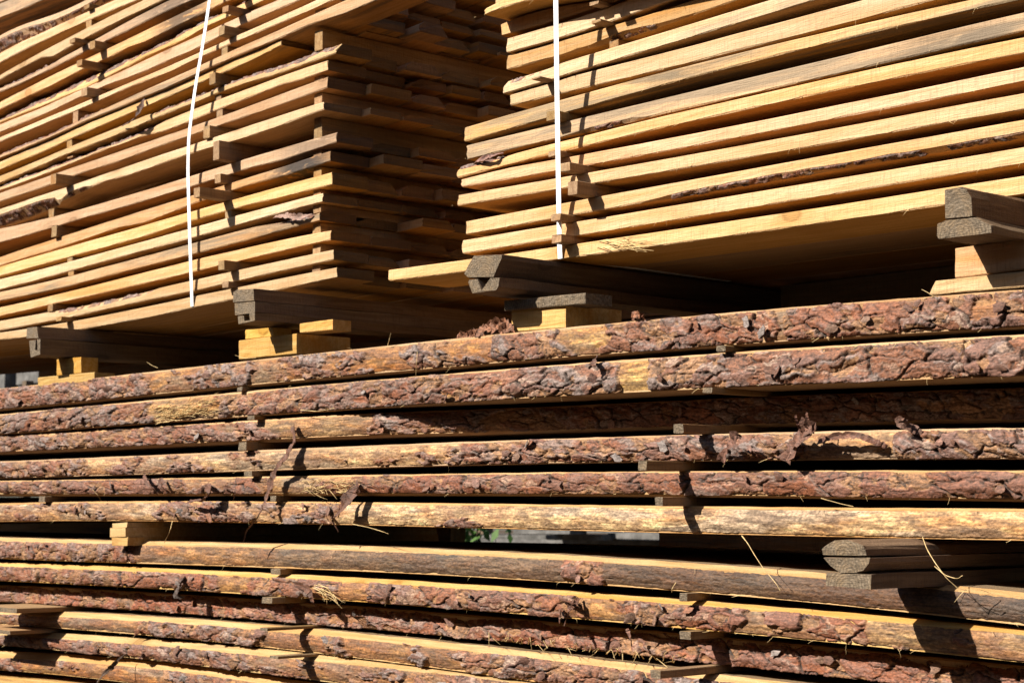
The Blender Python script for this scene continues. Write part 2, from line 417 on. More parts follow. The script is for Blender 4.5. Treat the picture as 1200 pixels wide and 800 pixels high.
def bark_sheet(name, P, Nn, um, vm, seed, cover, bare, parent, origin, plate=(0.070, 0.023), depth=1.0, slant=0.0, tint=(1.0, 1.0, 1.0), silver=0.0):
    """sheet of bark plates with cracks, lifted scales and places where the bark is gone
       P, Nn (nu,nv,3): base points and outward normals; um, vm (nu,nv): metres along and across; cover, bare[...,3] given along u"""
    wu = um + 0.016 * (fbm(um * 28, vm * 28, seed + 1, 3) - 0.5) + 0.006 * (fbm(um * 110, vm * 110, seed + 8, 2) - 0.5)
    wv = vm + 0.014 * (fbm(um * 28, vm * 28, seed + 2, 3) - 0.5) + 0.006 * (fbm(um * 110, vm * 110, seed + 9, 2) - 0.5)
    wu = wu + slant * vm
    f1, f2, cx, cy, r1, r2 = worley(wu / plate[0], wv / plate[1], seed)
    g1, g2, _, _, s1, s2 = worley(wu / (plate[0] * 0.42) + 3.1, wv / (plate[1] * 0.45), seed + 20)
    e = f2 - f1
    fis = sstep(0.34, 0.60, fbm(um * 40, vm * 40, seed + 50, 3))          # only some joints have opened
    crack = (1 - sstep(0.015, 0.10, e)) * (0.25 + 0.75 * fis)
    crack2 = (1 - sstep(0.02, 0.15, g2 - g1)) * sstep(0.45, 0.65, fbm(um * 70, vm * 70, seed + 51, 2))
    # papery layers: each contour of a warped noise is the broken rim of one scale
    lam = fbm(wu * 1.25 / plate[0], wv * 1.35 / plate[1], seed + 4, 4) + 0.10 * (r1 - 0.5)
    lv = (lam - 0.22) * 15.0
    fl = np.floor(lv); fr = lv - fl
    terr = fl + sstep(0.80, 1.0, fr)
    lam2 = fbm(wu * 75 + 7, wv * 130, seed + 14, 3)
    lv2 = lam2 * 8.0; terr2 = np.floor(lv2) + sstep(0.75, 1.0, lv2 % 1.0)
    ang = r2 * 6.283
    tilt = (np.cos(ang) * (wu / plate[0] - cx) + np.sin(ang) * (wv / plate[1] - cy))
    h = 0.0026 + 0.0020 * (r1 - 0.4) + 0.0013 * tilt + 0.00085 * (terr - 4.0) + 0.00038 * (terr2 - 4.0)
    q1, q2, _, _, t1, _ = worley(wu / 0.0085 + 1.7, wv / 0.0060, seed + 24)
    crack3 = (1 - sstep(0.03, 0.20, q2 - q1)) * sstep(0.40, 0.62, fbm(um * 90, vm * 90, seed + 52, 2))
    lost = sstep(0.595, 0.62, fbm(wu * 24 + 9, wv * 44, seed + 53, 4))   # outer scale gone, orange layer shows
    h -= 0.0060 * crack + 0.0017 * crack2 + 0.0009 * crack3 + 0.0022 * lost
    pres = fbm(um * 11, vm * 30, seed + 5, 4) * 0.66 + 0.20 * r1 + 0.14 * s1
    # cover 1 -> all bark, 0 -> none
    thr = 0.5 + (0.5 - cover) * 0.62
    m = sstep(-0.010, 0.010, pres - thr)
    streak = fbm(um * 22 + 3 * vm * 10, vm * 160, seed + 6, 4)
    crk = 1 - sstep(0.0, 0.022, np.abs(fbm(um * 7, vm * 75, seed + 61, 4) - 0.5))
    crk *= sstep(0.45, 0.6, fbm(um * 13, vm * 20, seed + 62, 2))
    hb = -0.0030 + 0.0022 * (streak - 0.5) + 0.0018 * (fbm(um * 110, vm * 220, seed + 7, 3) - 0.5) - 0.0014 * crk
    film = fbm(um * 17, vm * 42, seed + 63, 5)                          # thin skin of inner bark left on the wood
    fm = sstep(0.50, 0.535, film); hb = hb + 0.0009 * fm
    h = (h * m + hb * (1 - m)) * depth
    # colour of the stuff itself: each scale its own tone, inner bark where it flaked, bare wood where it is gone
    B = {k: np.array(v) for k, v in BARKC.items()}
    tone = fbm(um * 6, vm * 14, seed + 30, 3)
    lr = _hash(fl, np.floor(cx * 1.0) * 0 + np.floor(r1 * 1000), seed + 70)
    k1 = sstep(0.50, 0.62, tone * 0.5 + lr * 0.5 + silver)[..., None]
    k2 = (sstep(4.4, 2.2, terr) if False else 1 - sstep(2.0, 4.5, terr + 2.0 * (r2 - 0.5)))[..., None]
    k4 = sstep(0.90, 0.95, lr)[..., None]
    c = B['plum'] * (1 - k1) + (0.75 * B['grey'] + 0.25 * B['plum']) * k1
    c = c * (1 - k2) + B['red'] * k2
    c = c * (1 - 0.8 * k4) + B['pale'] * 0.8 * k4
    rd = sstep(0.45, 0.65, fbm(um * 2.2, vm * 3, seed + 31, 3))[..., None]
    c = c * (1 - rd + rd * np.array([1.03, 0.90, 0.82]))
    c = c * (0.78 + 0.30 * lr[..., None] + 0.22 * (s1[..., None] - 0.3))
    c = c * np.array(tint)
    lo = lost[..., None]; oc = np.array([0.42, 0.225, 0.105]) * (0.55 + 0.9 * lr[..., None])
    c = c * (1 - 0.85 * lo) + oc * 0.85 * lo
    ck = np.clip(crack * 1.0 + 0.8 * crack2 + 0.6 * crack3, 0, 1)[..., None]
    c = c * (1 - ck) + B['dark'] * ck
    st = sstep(0.45, 0.7, fbm(um * 9 + 11, vm * 40, seed + 40, 5))[..., None]
    st2 = sstep(0.52, 0.60, fbm(um * 30 + 5, vm * 85, seed + 43, 5))[..., None]
    w = bare * np.array([1.06, 0.95, 0.84]) * (0.66 + 0.74 * streak[..., None])
    spk = fbm(um * 34 + vm * 30, vm * 230, seed + 66, 4)[..., None]
    w = w * (0.62 + 0.76 * sstep(0.28, 0.72, spk))
    gp = sstep(0.52, 0.62, fbm(um * 5 + 4, vm * 30, seed + 67, 5))[..., None]
    w = w * (1 - 0.55 * gp) + w.mean(-1, keepdims=True) * np.array([0.80, 0.72, 0.62]) * 0.55 * gp
    w = w * (1 - 0.6 * st) + w * np.array([0.86, 0.58, 0.34]) * 0.6 * st
    w = w * (1 - 0.5 * st2) + np.array([0.17, 0.10, 0.06]) * 0.5 * st2
    fa = np.clip(0.34 + 0.8 * cover, 0.12, 0.8)[..., None]
    w = w * (1 - fa * fm[..., None]) + (0.55 * B['red'] + 0.45 * w) * fa * fm[..., None]
    w = w * (1 - 0.6 * crk[..., None]) + np.array([0.10, 0.06, 0.035]) * 0.6 * crk[..., None]
    rim = (sstep(-0.13, 0.0, pres - thr + 0.10 * (streak - 0.5)) * (1 - m))[..., None]
    w = w * (1 - 0.6 * rim) + np.array([0.34, 0.15, 0.06]) * 0.6 * rim
    c = c * m[..., None] + w * (1 - m[..., None])
    nu, nv = um.shape
    P2 = P + Nn * h[..., None]
    P2[:, 0] = P[:, 0] - Nn[:, 0] * 0.004; P2[:, -1] = P[:, -1] - Nn[:, -1] * 0.004
    ii = np.arange(nu - 1)[:, None] * nv + np.arange(nv - 1)[None, :]
    q = np.stack([ii, ii + nv, ii + nv + 1, ii + 1], -1)
    me = fast_mesh(name, (P2 - np.asarray(origin)), q, cols=np.clip(c, 0.01, 0.9), smooth=True)
    return put(name, me, M['bark'], parent=parent, kind='stuff'), h, m

def ribbon(name, pts, widths, mat, parent, origin, col=None, thick=0.0012, twist=0.0, seed=0):
    """curled strip: a thin but solid band through pts (world)"""
    pts = np.asarray(pts, dtype=float); n0 = len(pts)
    s = np.linspace(0, n0 - 1, (n0 - 1) * 6 + 1)
    P = np.stack([np.interp(s, np.arange(n0), pts[:, k]) for k in range(3)], -1)
    for _ in range(3):
        P[1:-1] = 0.5 * P[1:-1] + 0.25 * (P[:-2] + P[2:])
    Wd = np.interp(s, np.linspace(0, n0 - 1, len(widths)), widths)
    rs = np.random.RandomState(seed)
    Wd = Wd * (0.7 + 0.6 * rs.rand(len(s)))
    P = P + rs.randn(len(s), 3) * 0.06 * Wd[:, None] * (np.max(widths) > 0.004)
    T = np.gradient(P, axis=0); T /= np.linalg.norm(T, axis=1)[:, None] + 1e-9
    ref = np.array([0.25, -0.9, 0.3])
    A = np.cross(T, ref); A /= np.linalg.norm(A, axis=1)[:, None] + 1e-9
    Bn = np.cross(T, A)
    ang = twist * np.linspace(0, 1, len(s)) + 0.5 * np.sin(np.linspace(0, 7, len(s)) + seed)
    A2 = A * np.cos(ang)[:, None] + Bn * np.sin(ang)[:, None]; B2 = np.cross(T, A2)
    R = np.stack([P - A2 * Wd[:, None] * 0.5, P + B2 * (thick + 0.15 * Wd)[:, None], P + A2 * Wd[:, None] * 0.5, P + B2 * (0.15 * Wd - thick * 0.2)[:, None]], 1)
    me = ring_mesh(name, R, origin, smooth=False)
    if col is not None:
        a = me.color_attributes.new('Col', 'FLOAT_COLOR', 'POINT')
        k = len(me.vertices); c = np.ones((k, 4), dtype=np.float32)
        c[:, :3] = np.array(col) * (0.65 + 0.7 * rs.rand(k, 1)); a.data.foreach_set('color', c.ravel())
    return put(name, me, mat, parent=parent)

def fibres(name, anchors, parent, origin, seed, length=(0.008, 0.03), width=0.0006, down=0.6, mat=None):
    """torn fibres sticking out of sawn edges, one clump object"""
    rs = np.random.RandomState(seed); V = []; Q = []
    for (x, y, z) in anchors:
        L = length[0] + (length[1] - length[0]) * rs.rand() ** 2
        d = np.array([rs.randn() * 0.8, -0.5 - 0.5 * rs.rand(), rs.randn() * 0.6 - down * rs.rand()]); d /= np.linalg.norm(d)
        bend = np.array([rs.randn() * 0.7, 0.2 * rs.randn(), -0.5 + 0.6 * rs.randn()])
        b0 = len(V)
        for k in range(4):
            t = k / 3.0
            p = np.array([x, y, z]) + d * L * t + bend * L * 0.45 * t * t
            w = width * (1.2 - 0.9 * t)
            V += [p + np.array([0, 0, w]), p + np.array([w, -w, -w * 0.6]), p + np.array([-w, w * 0.5, -w * 0.6])]
        for k in range(3):
            for j in range(3):
                a = b0 + 3 * k + j; c = b0 + 3 * k + (j + 1) % 3
                Q.append((a, c, c + 3, a + 3))
    if not V: return None
    me = fast_mesh(name, np.array(V) - np.asarray(origin), Q)
    return put(name, me, mat or M['fibre'], parent=parent, kind='stuff')

# ================================================================== the two packs of thin sawn boards on top
YP = 0.08
def offs(n, special, seed, amp=0.005):
    r = random.Random(seed)
    return [YP + special.get(i, r.uniform(-amp, amp)) for i in range(1, n + 1)]

RIGHT = [  # (px, top, underside) in the photograph, from the lowest row upwards
 [(456,316,328.5),(550,303.5,318),(600,297,312),(770,272,288),(830,264,281),(970,240,259),(1030,232,250),(1140,215,236),(1200,207,229)],
 [(600,271,288),(660,264,280),(770,243.6,260.6),(830,234.4,252),(970,210.4,227.4),(1030,201,219.4),(1140,181.4,201.4),(1200,173.6,192.4)],
 [(600,248,264),(660,240,255),(770,218,235),(830,207,225),(970,180,198),(1030,170.6,190),(1140,151,170),(1200,141,160)],
 [(600,217,229.5),(660,209,221.5),(770,187.4,203),(830,177,193),(970,151.4,168.6),(1030,141.4,158.6),(1140,119.6,138.5),(1200,109.5,127.5)],
 [(600,195.6,210),(660,186,199),(770,163.6,178),(830,153.4,167.4),(970,125,141),(1030,114,130),(1140,93,108),(1200,76.6,95)],
 [(600,179,190),(660,168,179),(770,137,152),(830,124,139),(970,92,108),(1030,79,96),(1140,56.6,74),(1200,44,62)],
 [(600,156,173),(660,146,163),(770,116,133.6),(830,102.4,121),(970,69,91),(1030,53.6,75),(1140,29,49),(1200,15,37)],
 [(600,132,147),(660,119,135),(770,85,102.4),(830,70.4,87.4),(970,38,51),(1030,24,37.6),(1140,0,10.4),(1200,-14,-3)],
 [(600,106,121),(660,92,113),(770,64,81),(830,48.6,68),(970,9.6,32),(1030,-4,18)],
 [(600,91,105),(660,74,92),(770,40,54),(830,21.6,37.6),(970,-20,-4)],
 [(600,63,79),(660,48,66),(770,12.4,29),(830,-5,12)],
 [(600,44,60),(660,26,44),(770,-12,6)],
 [(600,22,38),(660,4,22),(770,-33,-15)],
 [(569,10,15),(600,-4,9),(660,-22,-7)],
]
R_END = [456, 542, 546.5, 537.5, 541, 536, 547.5, 545, 598, 590, 594.5, 594.5, 588, 568.5]
LEFT = [
 [(0,389,397.5),(45,384,394),(170,358,371),(230,348,361),(330,326,339),(390,314,325.5)],
 [(0,376,387),(60,365,376),(170,341,352),(230,328,341),(330,305,317),(390,293,305)],
 [(0,360,370),(60,347,357),(170,318,331),(230,305,319),(330,281,294),(387,270,281)],
 [(0,342,352),(60,329,340),(170,299,311),(230,285,298),(290,267.5,281),(330,258,270),(375,247,258)],
 [(0,327,339),(60,313,324),(170,281,292),(230,266,278),(290,250,261),(330,238.6,249),(378,226,236)],
 [(0,312,323),(60,296,308),(170,262,275),(220,250,261),(290,230,241),(330,218,231),(389,201.5,216)],
 [(0,301,311),(60,282,294),(140,255,266),(170,245,260),(228,229,239),(290,209,218),(330,195,206),(386,177,189)],
 [(0,268,284),(50,257,270),(100,243,254),(150,229,241),(190,217,229),(228,205,217.5),(290,187,199),(330,171,185),(394,156,167.5)],
 [(0,245,263),(66,222,237),(87,216,226),(125,204,213),(150,195,206),(175,185,196),(220,172.5,182.5),(252,160,171),(290,147.5,160),(330,134,146),(379,120,129)],
 [(0,226,236),(50,209,220),(100,191,201),(140,177.5,189),(178,164,174),(220,150,160),(252,139,149),(290,125,136),(330,110,122.5),(384,90,102.5)],
 [(0,214,223),(46,198,206),(90,181,188),(125,169,175),(140,163,170),(165,155,162.5),(190,141,152.5),(220,130,142.5),(252,117.5,129),(290,106,117),(330,90,100),(355,80,92.5),(384,71,82.5)],
 [(0,206,214),(75,176,183),(100,164,172),(150,144,152.5),(178,131,139),(221,116,124),(252,103,111),(290,89,98),(318,76,88),(355,62,75),(393,50,63)],
 [(0,190,199),(50,167.5,177.5),(81,155,164),(140,129,138),(162,120,129),(196,104,113),(228,91,100),(290,61,72.5),(330,42,53)],
 [(0,178,185),(54,156,163),(88,142,148),(100,137,142),(140,118,125),(165,108,115),(190,97.5,106),(242,74,82),(290,52,61),(330,32,42),(361,20,30),(405,1,16)],
 [(0,161,166),(50,140,146),(100,119,125),(150,98.7,104),(200,75,82.5),(227,64,70),(290,37,44),(330,19,27),(384,-6,3)],
 [(0,146,155),(50,125,134),(95,105,113),(125,93,101),(150,80,91),(170,69,82),(230,43,57),(280,20,31),(300,11,22)],
 [(0,136,144),(50,112,124),(100,89,103),(150,66,78),(170,58,68),(215,35,46),(240,24,32),(290,0,10)],
 [(0,120,128.7),(60,87.5,99),(100,71,81),(131,55,66),(150,46,56),(170,34,47),(230,7,19),(270,-12,0)],
 [(0,102,108),(50,79,85.5),(100,53,60.5),(131,36,45),(150,25,36),(170,14,25),(230,-14,-2)],
 [(0,88,93.5),(50,62,69),(62,52.5,65),(100,34,45),(150,9.4,20),(180,-6,5)],
 [(0,62.5,74),(50,37.5,48),(100,15,25.6),(140,-2,9)],
 [(0,42,58),(31,28,43),(62,17,31),(100,0,12)],
 [(0,4,20.6),(25,-6,11),(50,-16,0)],
]
L_END = [395, 391, 387, 375, 378, 389, 386, 394, 379, 384, 384, 393, 330, 520, 392, 388, 384, 390, 386, 383, 390, 386, 388]

def wane(spec, xs, y):
    """spec: [(px, share, depth)] -> arrays along xs"""
    if not spec: return None
    X = [px_to_x(p, y, 200) for p, _, _ in spec]
    return (np.interp(xs, X, [s for _, s, _ in spec]), np.interp(xs, X, [d for _, _, d in spec]))

R_TOPW = {10: [(588,.45,.012),(640,.3,.01),(660,.0,.001)], 6: [(536,.25,.006),(590,.25,.006),(610,0,.001)]}
R_BOTW = {3: [(740,0,.001),(800,.32,.010),(1250,.34,.012)], 7: [(650,0,.001),(690,.22,.008),(740,.2,.006),(770,0,.001)], 11: [(600,0,.001),(690,.1,.01),(730,.4,.016),(800,.1,.005),(830,0,.001)]}
L_TOPW = {2: [(60,0,.001),(80,.5,.012),(130,.5,.015),(178,.35,.01),(190,0,.001)], 4: [(300,0,.001),(325,.5,.02),(366,.5,.02),(372,.2,.01)],
          11: [(-150,.5,.015),(0,.5,.015),(100,.7,.02),(160,.6,.018),(195,.05,.001)], 12: [(170,0,.001),(180,.45,.012),(290,.4,.012),(320,.65,.02),(394,.7,.02)],
          14: [(-150,.6,.02),(0,.6,.02),(60,.7,.02),(88,.45,.012),(120,.2,.005),(160,0,.001)], 17: [(-150,.75,.02),(0,.75,.02),(100,.7,.02),(190,.6,.018),(215,.3,.008),(300,.28,.008)],
          19: [(-150,.4,.01),(10,.4,.01),(60,.3,.01),(75,0,.001)]}
L_BOTW = {9: [(-150,.65,.03),(0,.65,.03),(50,.6,.03),(64,.55,.02),(70,.05,.002),(80,.35,.012),(98,.35,.012),(108,0,.001)],
          22: [(-150,.75,.02),(0,.72,.02),(30,.7,.02),(62,.55,.02),(100,.5,.02),(160,.4,.02)]}
WEATHER_R = {8: 0.55, 7: 0.6, 10: 0.3, 13: 0.2, 5: 0.12, 11: 0.2, 2: 0.1, 4: 0.15, 6: 0.12, 12: 0.15}
WEATHER_L = {23: 0.55, 4: 0.45, 7: 0.35, 8: 0.2, 19: 0.35, 18: 0.25, 1: 0.25, 14: 0.4, 13: 0.3, 3: 0.18, 2: 0.12, 5: 0.1, 6: 0.15, 9: 0.15, 10: 0.2, 11: 0.15, 15: 0.1, 16: 0.15, 20: 0.2, 21: 0.1}

STAIN = {('L', 7): (352, 1.0), ('L', 18): (212, 0.85), ('L', 19): (203, 0.6), ('L', 8): (366, 0.5), ('L', 4): (330, 0.4), ('R', 7): (1120, 0.45), ('R', 8): (800, 0.35)}
def edge_columns(xa, xb):
    """column positions: a couple of centimetres apart"""
    n = max(8, int(abs(xb - xa) / 0.018))
    return np.linspace(xa, xb, n)

def bark_on_wane(o, R, ia, ib, share, parent_origin, seed, cover=0.97):
    """bark plates laid over the waney edge between ring points ia and ib where the wane is wide"""
    on = np.where(share > 0.2)[0]
    if len(on) < 4: return
    runs = np.split(on, np.where(np.diff(on) > 1)[0] + 1)
    for run in runs:
        if len(run) < 4: continue
        A = R[run, ia]; B = R[run, ib]
        xs = A[:, 0]; xf = np.linspace(xs[0], xs[-1], max(16, int((xs[-1] - xs[0]) / 0.003)))
        Af = np.stack([np.interp(xf, xs, A[:, k]) for k in range(3)], -1)
        Bf = np.stack([np.interp(xf, xs, B[:, k]) for k in range(3)], -1)
        nv = 10; v = np.linspace(0, 1, nv)[None, :, None]
        P = Af[:, None] * (1 - v) + Bf[:, None] * v
        d = Bf - Af; nr = np.stack([np.zeros(len(xf)), -d[:, 2], d[:, 1]], -1)
        L = np.linalg.norm(nr, axis=1); nr /= L[:, None] + 1e-9
        nr[nr[:, 1] > 0] *= -1
        Nn = np.repeat(nr[:, None], nv, 1)
        um = np.repeat(xf[:, None], nv, 1); vm = L[:, None] * np.linspace(0, 1, nv)[None]
        nu = len(xf)
        ends = np.minimum(np.arange(nu), np.arange(nu)[::-1]) / 6.0
        cv = np.clip(cover - 0.9 * (1 - np.clip(ends, 0, 1)), -1, 1)[:, None] * np.ones((1, nv))
        bare = np.zeros((nu, nv, 3)) + np.array([0.52, 0.27, 0.10])
        bark_sheet('bark', P, Nn, um, vm, seed, cv, bare, o, parent_origin, plate=(0.03, 0.016), depth=0.8)

def face_idx(n, npoly):
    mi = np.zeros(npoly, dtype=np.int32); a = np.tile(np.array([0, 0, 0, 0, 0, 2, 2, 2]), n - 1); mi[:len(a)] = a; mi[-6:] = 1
    return mi

def build_pack(side, data, ends, rows, lims, topw, botw, weather, xfar, nback, backw):
    objs = []
    for i in range(len(rows)):
        row = rows[i]; rn = i + 1
        xe = px_to_x(ends[i], row.y, data[i][-1][1] if side == 'L' else data[i][0][1])
        xa, xb = (xfar, xe) if side == 'L' else (xe, xfar)
        xs = edge_columns(xa, xb)
        zt, zb = lims.tb(i, xs)
        tw = wane(topw.get(rn), xs, row.y); bw = wane(botw.get(rn), xs, row.y)
        seed = 100 + rn * 7 + (500 if side == 'R' else 0)
        wid = backw * rng.uniform(0.9, 1.1)
        R = board_rings(xs, zt, zb, row.y, row.y + wid, seed, tw, bw)
        org = (0.5 * (xa + xb), row.y, float(zb.mean()))
        # rough sawn ends
        for e in (0, -1):
            R[e, :, 0] += (np.random.RandomState(seed).rand(8) - 0.5) * 0.006
        nm = 'sawn_board'
        which = 'left' if side == 'L' else 'right'
        lab = {('L', 14): 'long sawn board jutting past the shaded ends, fourteenth row up in the left stack',
               ('L', 7): 'sawn board with a black mould stain near its end, seventh row up in left stack',
               ('L', 23): 'topmost weathered board in the upper left corner of the photo',
               ('L', 22): 'bark-edged board right under the topmost board of the left stack',
               ('R', 1): 'lowest front board of the right stack, jutting left past the bearer',
               ('R', 14): 'uppermost board of the right stack in view, jutting forward at the top',
               ('R', 3): 'board with a reddish bark strip along its lower edge, right stack'}.get((side, rn))
        if not lab:
            lab = '%s sunlit board edge up from the bearers, front of the %s strapped stack' % (ORD[i], which)
        me = ring_mesh(nm, R, org)
        me.polygons.foreach_set('material_index', face_idx(len(R), len(me.polygons)))
        o = put(nm, me, [M['wood'], M['wood_end_shaded'], M['face']], origin=org, label=lab, cat='board', group='front boards of the %s stack' % which,
                weather=float(weather.get(rn, 0.0)), **(dict(stain=STAIN[(side, rn)][1], stain_x=float(px_to_x(STAIN[(side, rn)][0], row.y, 150) - org[0])) if (side, rn) in STAIN else {}))
        if tw is not None: bark_on_wane(o, R, 4, 5, tw[0], org, seed)
        if bw is not None: bark_on_wane(o, R, 0, 1, bw[0], org, seed + 3)
        # torn fibres along the lower arris
        nfi = 26
        fx = nrg.choice(len(xs), nfi)
        sel = [(R[k, 1, 0] + 0.01 * nrg.randn(), R[k, 1, 1] - 0.0005, R[k, 1, 2]) for k in fx]
        fibres('wood_fibres', sel, o, org, seed, length=(0.003, 0.012), width=0.0004)
        objs.append((o, R, xa, xb))
        # boards behind the front one
        y = row.y + wid + rng.uniform(0.002, 0.012)
        for k in range(nback):
            w = backw * rng.uniform(0.85, 1.2)
            jit = rng.uniform(-0.05, 0.05)
            if side == 'L':
                xe2 = px_to_x(388, YP, 200) + (rng.uniform(-0.026, 0.028) if rng.random() < 0.8 else rng.uniform(-0.05, 0.06)); a2, b2 = xfar, xe2
            else:
                a2, b2 = px_to_x(560 + 40 * (rn > 8), YP, 200) + rng.uniform(-0.03, 0.06), xfar
            xs2 = np.linspace(a2, b2, 14)
            zt2, zb2 = lims.tb(i, xs2)
            wv = None; bv = None
            r = rng.random()
            if r < 0.28: wv = (np.full(14, rng.uniform(.3, .7)), np.full(14, rng.uniform(.015, .035)))
            elif r < 0.36: bv = (np.full(14, rng.uniform(.2, .5)), np.full(14, rng.uniform(.01, .02)))
            R2 = board_rings(xs2, zt2 - 0.0008, zb2 + 0.0008, y, y + w, seed + k + 31, wv, bv, rough=0.4)
            if rng.random() < 0.3:                    # rounded rear corner
                R2[:, 6, 1] -= 0.025
            for e in (0, -1):
                R2[e, :, 0] += (np.random.RandomState(seed + k).rand(8) - 0.5) * 0.005
            og = (0.5 * (a2 + b2), y, float(zb2.mean()))
            me = ring_mesh(nm, R2, og)
            for mm in (M['wood'], M['wood_end_shaded'], M['face']): me.materials.append(mm)
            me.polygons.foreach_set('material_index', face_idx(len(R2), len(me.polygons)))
            if side == 'L':
                lb = 'shaded board end, %s row up in the left stack, %s board back from the corner' % (ORD[i], BACK[k + 1])
                gp = 'board ends at the dark side of the left stack'
            elif rn == 1:
                lb = 'bottom layer board seen from below in the right stack, %s from the front' % BACK[k + 1]
                gp = 'bottom layer boards of the right stack'
            else:
                lb = 'board lying behind the front boards of the right stack, only its shade shows'
                gp = 'boards behind the front of the right stack'
            put(nm, me, None, origin=og, label=lb, cat='board', group=gp, weather=rng.uniform(0, 0.5))
            y += w + rng.uniform(0.003, 0.012)
    return objs

YR = offs(14, {14: -0.055, 8: -0.004, 9: 0.004, 4: -0.008}, 3)
YL = offs(23, {9: -0.016, 14: -0.012, 17: 0.012, 22: 0.004, 11: 0.004, 23: -0.014}, 4)
rowsR = [Row(d, YR[i], 2) for i, d in enumerate(RIGHT)]
rowsL = [Row(d, YL[i], 3, raw=True) for i, d in enumerate(LEFT)]
limR = Lims(rowsR, 0.004); limL = Lims(rowsL, 0.002)
XR_FAR = -0.75; XL_FAR = -9.0
packR = build_pack('R', RIGHT, R_END, rowsR, limR, R_TOPW, R_BOTW, WEATHER_R, XR_FAR, 4, 0.175)
packL = build_pack('L', LEFT, L_END, rowsL, limL, L_TOPW, L_BOTW, WEATHER_L, XL_FAR, 6, 0.105)

# rows above the picture: both packs go on upwards
def more_rows(row, xa, xb, count, label, group, yw=0.29, nw=3):
    xs = np.linspace(xa, xb, 16); t = row.top(xs)
    for k in range(count):
        zb_ = t + 0.013 + k * 0.041
        for j in range(nw):
            y = YP + j * (yw + 0.008) + rng.uniform(-.004, .004)
            og = (float(xs.mean()), y, float(zb_.mean()))
            R2 = board_rings(xs + rng.uniform(-.03, .03), zb_ + 0.028, zb_, y, y + yw, 5000 + k * 9 + j, rough=0.5)
            put('sawn_board', ring_mesh('sawn_board', R2, og), [M['wood']], origin=og, label=label, cat='board', group=group, weather=rng.uniform(0, .4))
more_rows(rowsR[13], px_to_x(592, YP, 0), XR_FAR, 9, 'board of the right stack above the top edge of the photo', 'right stack boards above the photo')
more_rows(rowsL[22], XL_FAR, px_to_x(388, YP, 0), 3, 'board of the left stack above the top edge of the photo', 'left stack boards above the photo')

# ------------------------------------------------------------------ spacer sticks between the layers
def box_mesh(name, a, b, origin, jit=0.0, seed=0, bevel=0.0012, mats=None, endmat=False):
    """box along Y from a to b with slightly worn arrises; the front end may take its own material"""
    rs = np.random.RandomState(seed)
    x0, y0, z0 = a; x1, y1, z1 = b
    ys = np.linspace(y0, y1, 8)
    c = min(bevel, 0.2 * abs(x1 - x0), 0.2 * abs(z1 - z0))
    R = []
    for k, yy in enumerate(ys):
        j = (rs.rand(8, 2) - 0.5) * jit
        sx = 0.0
        ring = [(x0 + c, z0), (x0, z0 + c), (x0, z1 - c), (x0 + c, z1), (x1 - c, z1), (x1, z1 - c), (x1, z0 + c), (x1 - c, z0)]
        R.append([(p[0] + q[0], yy + (rs.rand() - 0.5) * jit * (k == 0), p[1] + q[1] * 0.4) for p, q in zip(ring, j)])
    me = ring_mesh(name, np.array(R), origin)
    if endmat:
        mi = np.zeros(len(me.polygons), dtype=np.int32); mi[-6:-3] = 1
        me.polygons.foreach_set('material_index', mi)
    return me

def stick(lims, g, px, p, label, group, wpx=7, py=200, depth=0.8, seed=0, back=None, weather=0.3, thin=None):
    """stick lying in the gap above row g (1-based), its front end p metres proud of the rows"""
    yf = min(lims.rows[g - 1].y, lims.rows[g].y) if p > 0 else max(lims.rows[g - 1].y, lims.rows[g].y)
    ye = yf - p
    xc = px_to_x(px, ye, py); hw = max(0.008, 0.5 * abs(px_to_x(px + wpx, ye, py) - xc))
    xx = np.array([xc - hw, xc, xc + hw])
    t = lims.tb(g - 1, xx)[0].max(); b = lims.tb(g, xx)[1].min()
    if b - t < 0.003: b = t + 0.003
    if thin: t0 = t; b = min(b, t + thin)
    org = (xc, ye, t)
    me = box_mesh('spacer_stick', (xc - hw, ye, t), (xc + hw, ye + depth, b), org, jit=0.0016, seed=seed, endmat=True)
    return put('spacer_stick', me, [M['stick'], M['stick']], origin=org, label=label, cat='stick', group=group, weather=weather)

LS1 = {21: (101, .015), 20: (103, .0), 19: (84, .03), 18: (107, .03), 17: (92, .05), 15: (98, .03), 14: (88, 0), 13: (85, 0), 12: (81, 0), 11: (82, 0),
       9: (62, .045), 8: (60, .0), 7: (63, .012), 5: (82, 0), 4: (83, 0), 2: (59, .004), 1: (69, .03)}
LS2 = {17: (263, .05), 16: (262, .045), 15: (258, .03), 14: (262, 0), 12: (248, .02), 11: (255, 0), 10: (257, 0), 9: (242, .008), 8: (254, .03), 7: (256, .025),
       6: (232, .085), 5: (269, 0), 2: (262, .035), 1: (267, .02)}
for g in range(1, 23):
    if g in LS1:
        px, p = LS1[g]
        stick(limL, g, px, p if p > 0 else -0.002, 'small stick end on the %s board row, far left column of sticks' % ORD[g - 1], 'sticks of the far left column', 6, LEFT[g - 1][0][1] - 20, seed=g)
    if g in LS2:
        px, p = LS2[g]
        stick(limL, g, px, p if p > 0 else -0.002, 'small stick end on the %s board row, beside the left white strap' % ORD[g - 1], 'sticks beside the left strap', 7, 150, seed=40 + g)
    stick(limL, g, 372, -0.012, 'shaded stick on the %s board row near the dark ends of left stack' % ORD[g - 1], 'sticks near the board ends of the left stack', 9, 200, seed=90 + g)
RS = {13: (691, .02), 12: (697, .03), 11: (699, .03), 10: (720, 0), 9: (628, .035), 7: (646, .03), 5: (648, .02), 4: (662, .04), 3: (671, .045), 2: (651, .035), 1: (652, .035)}
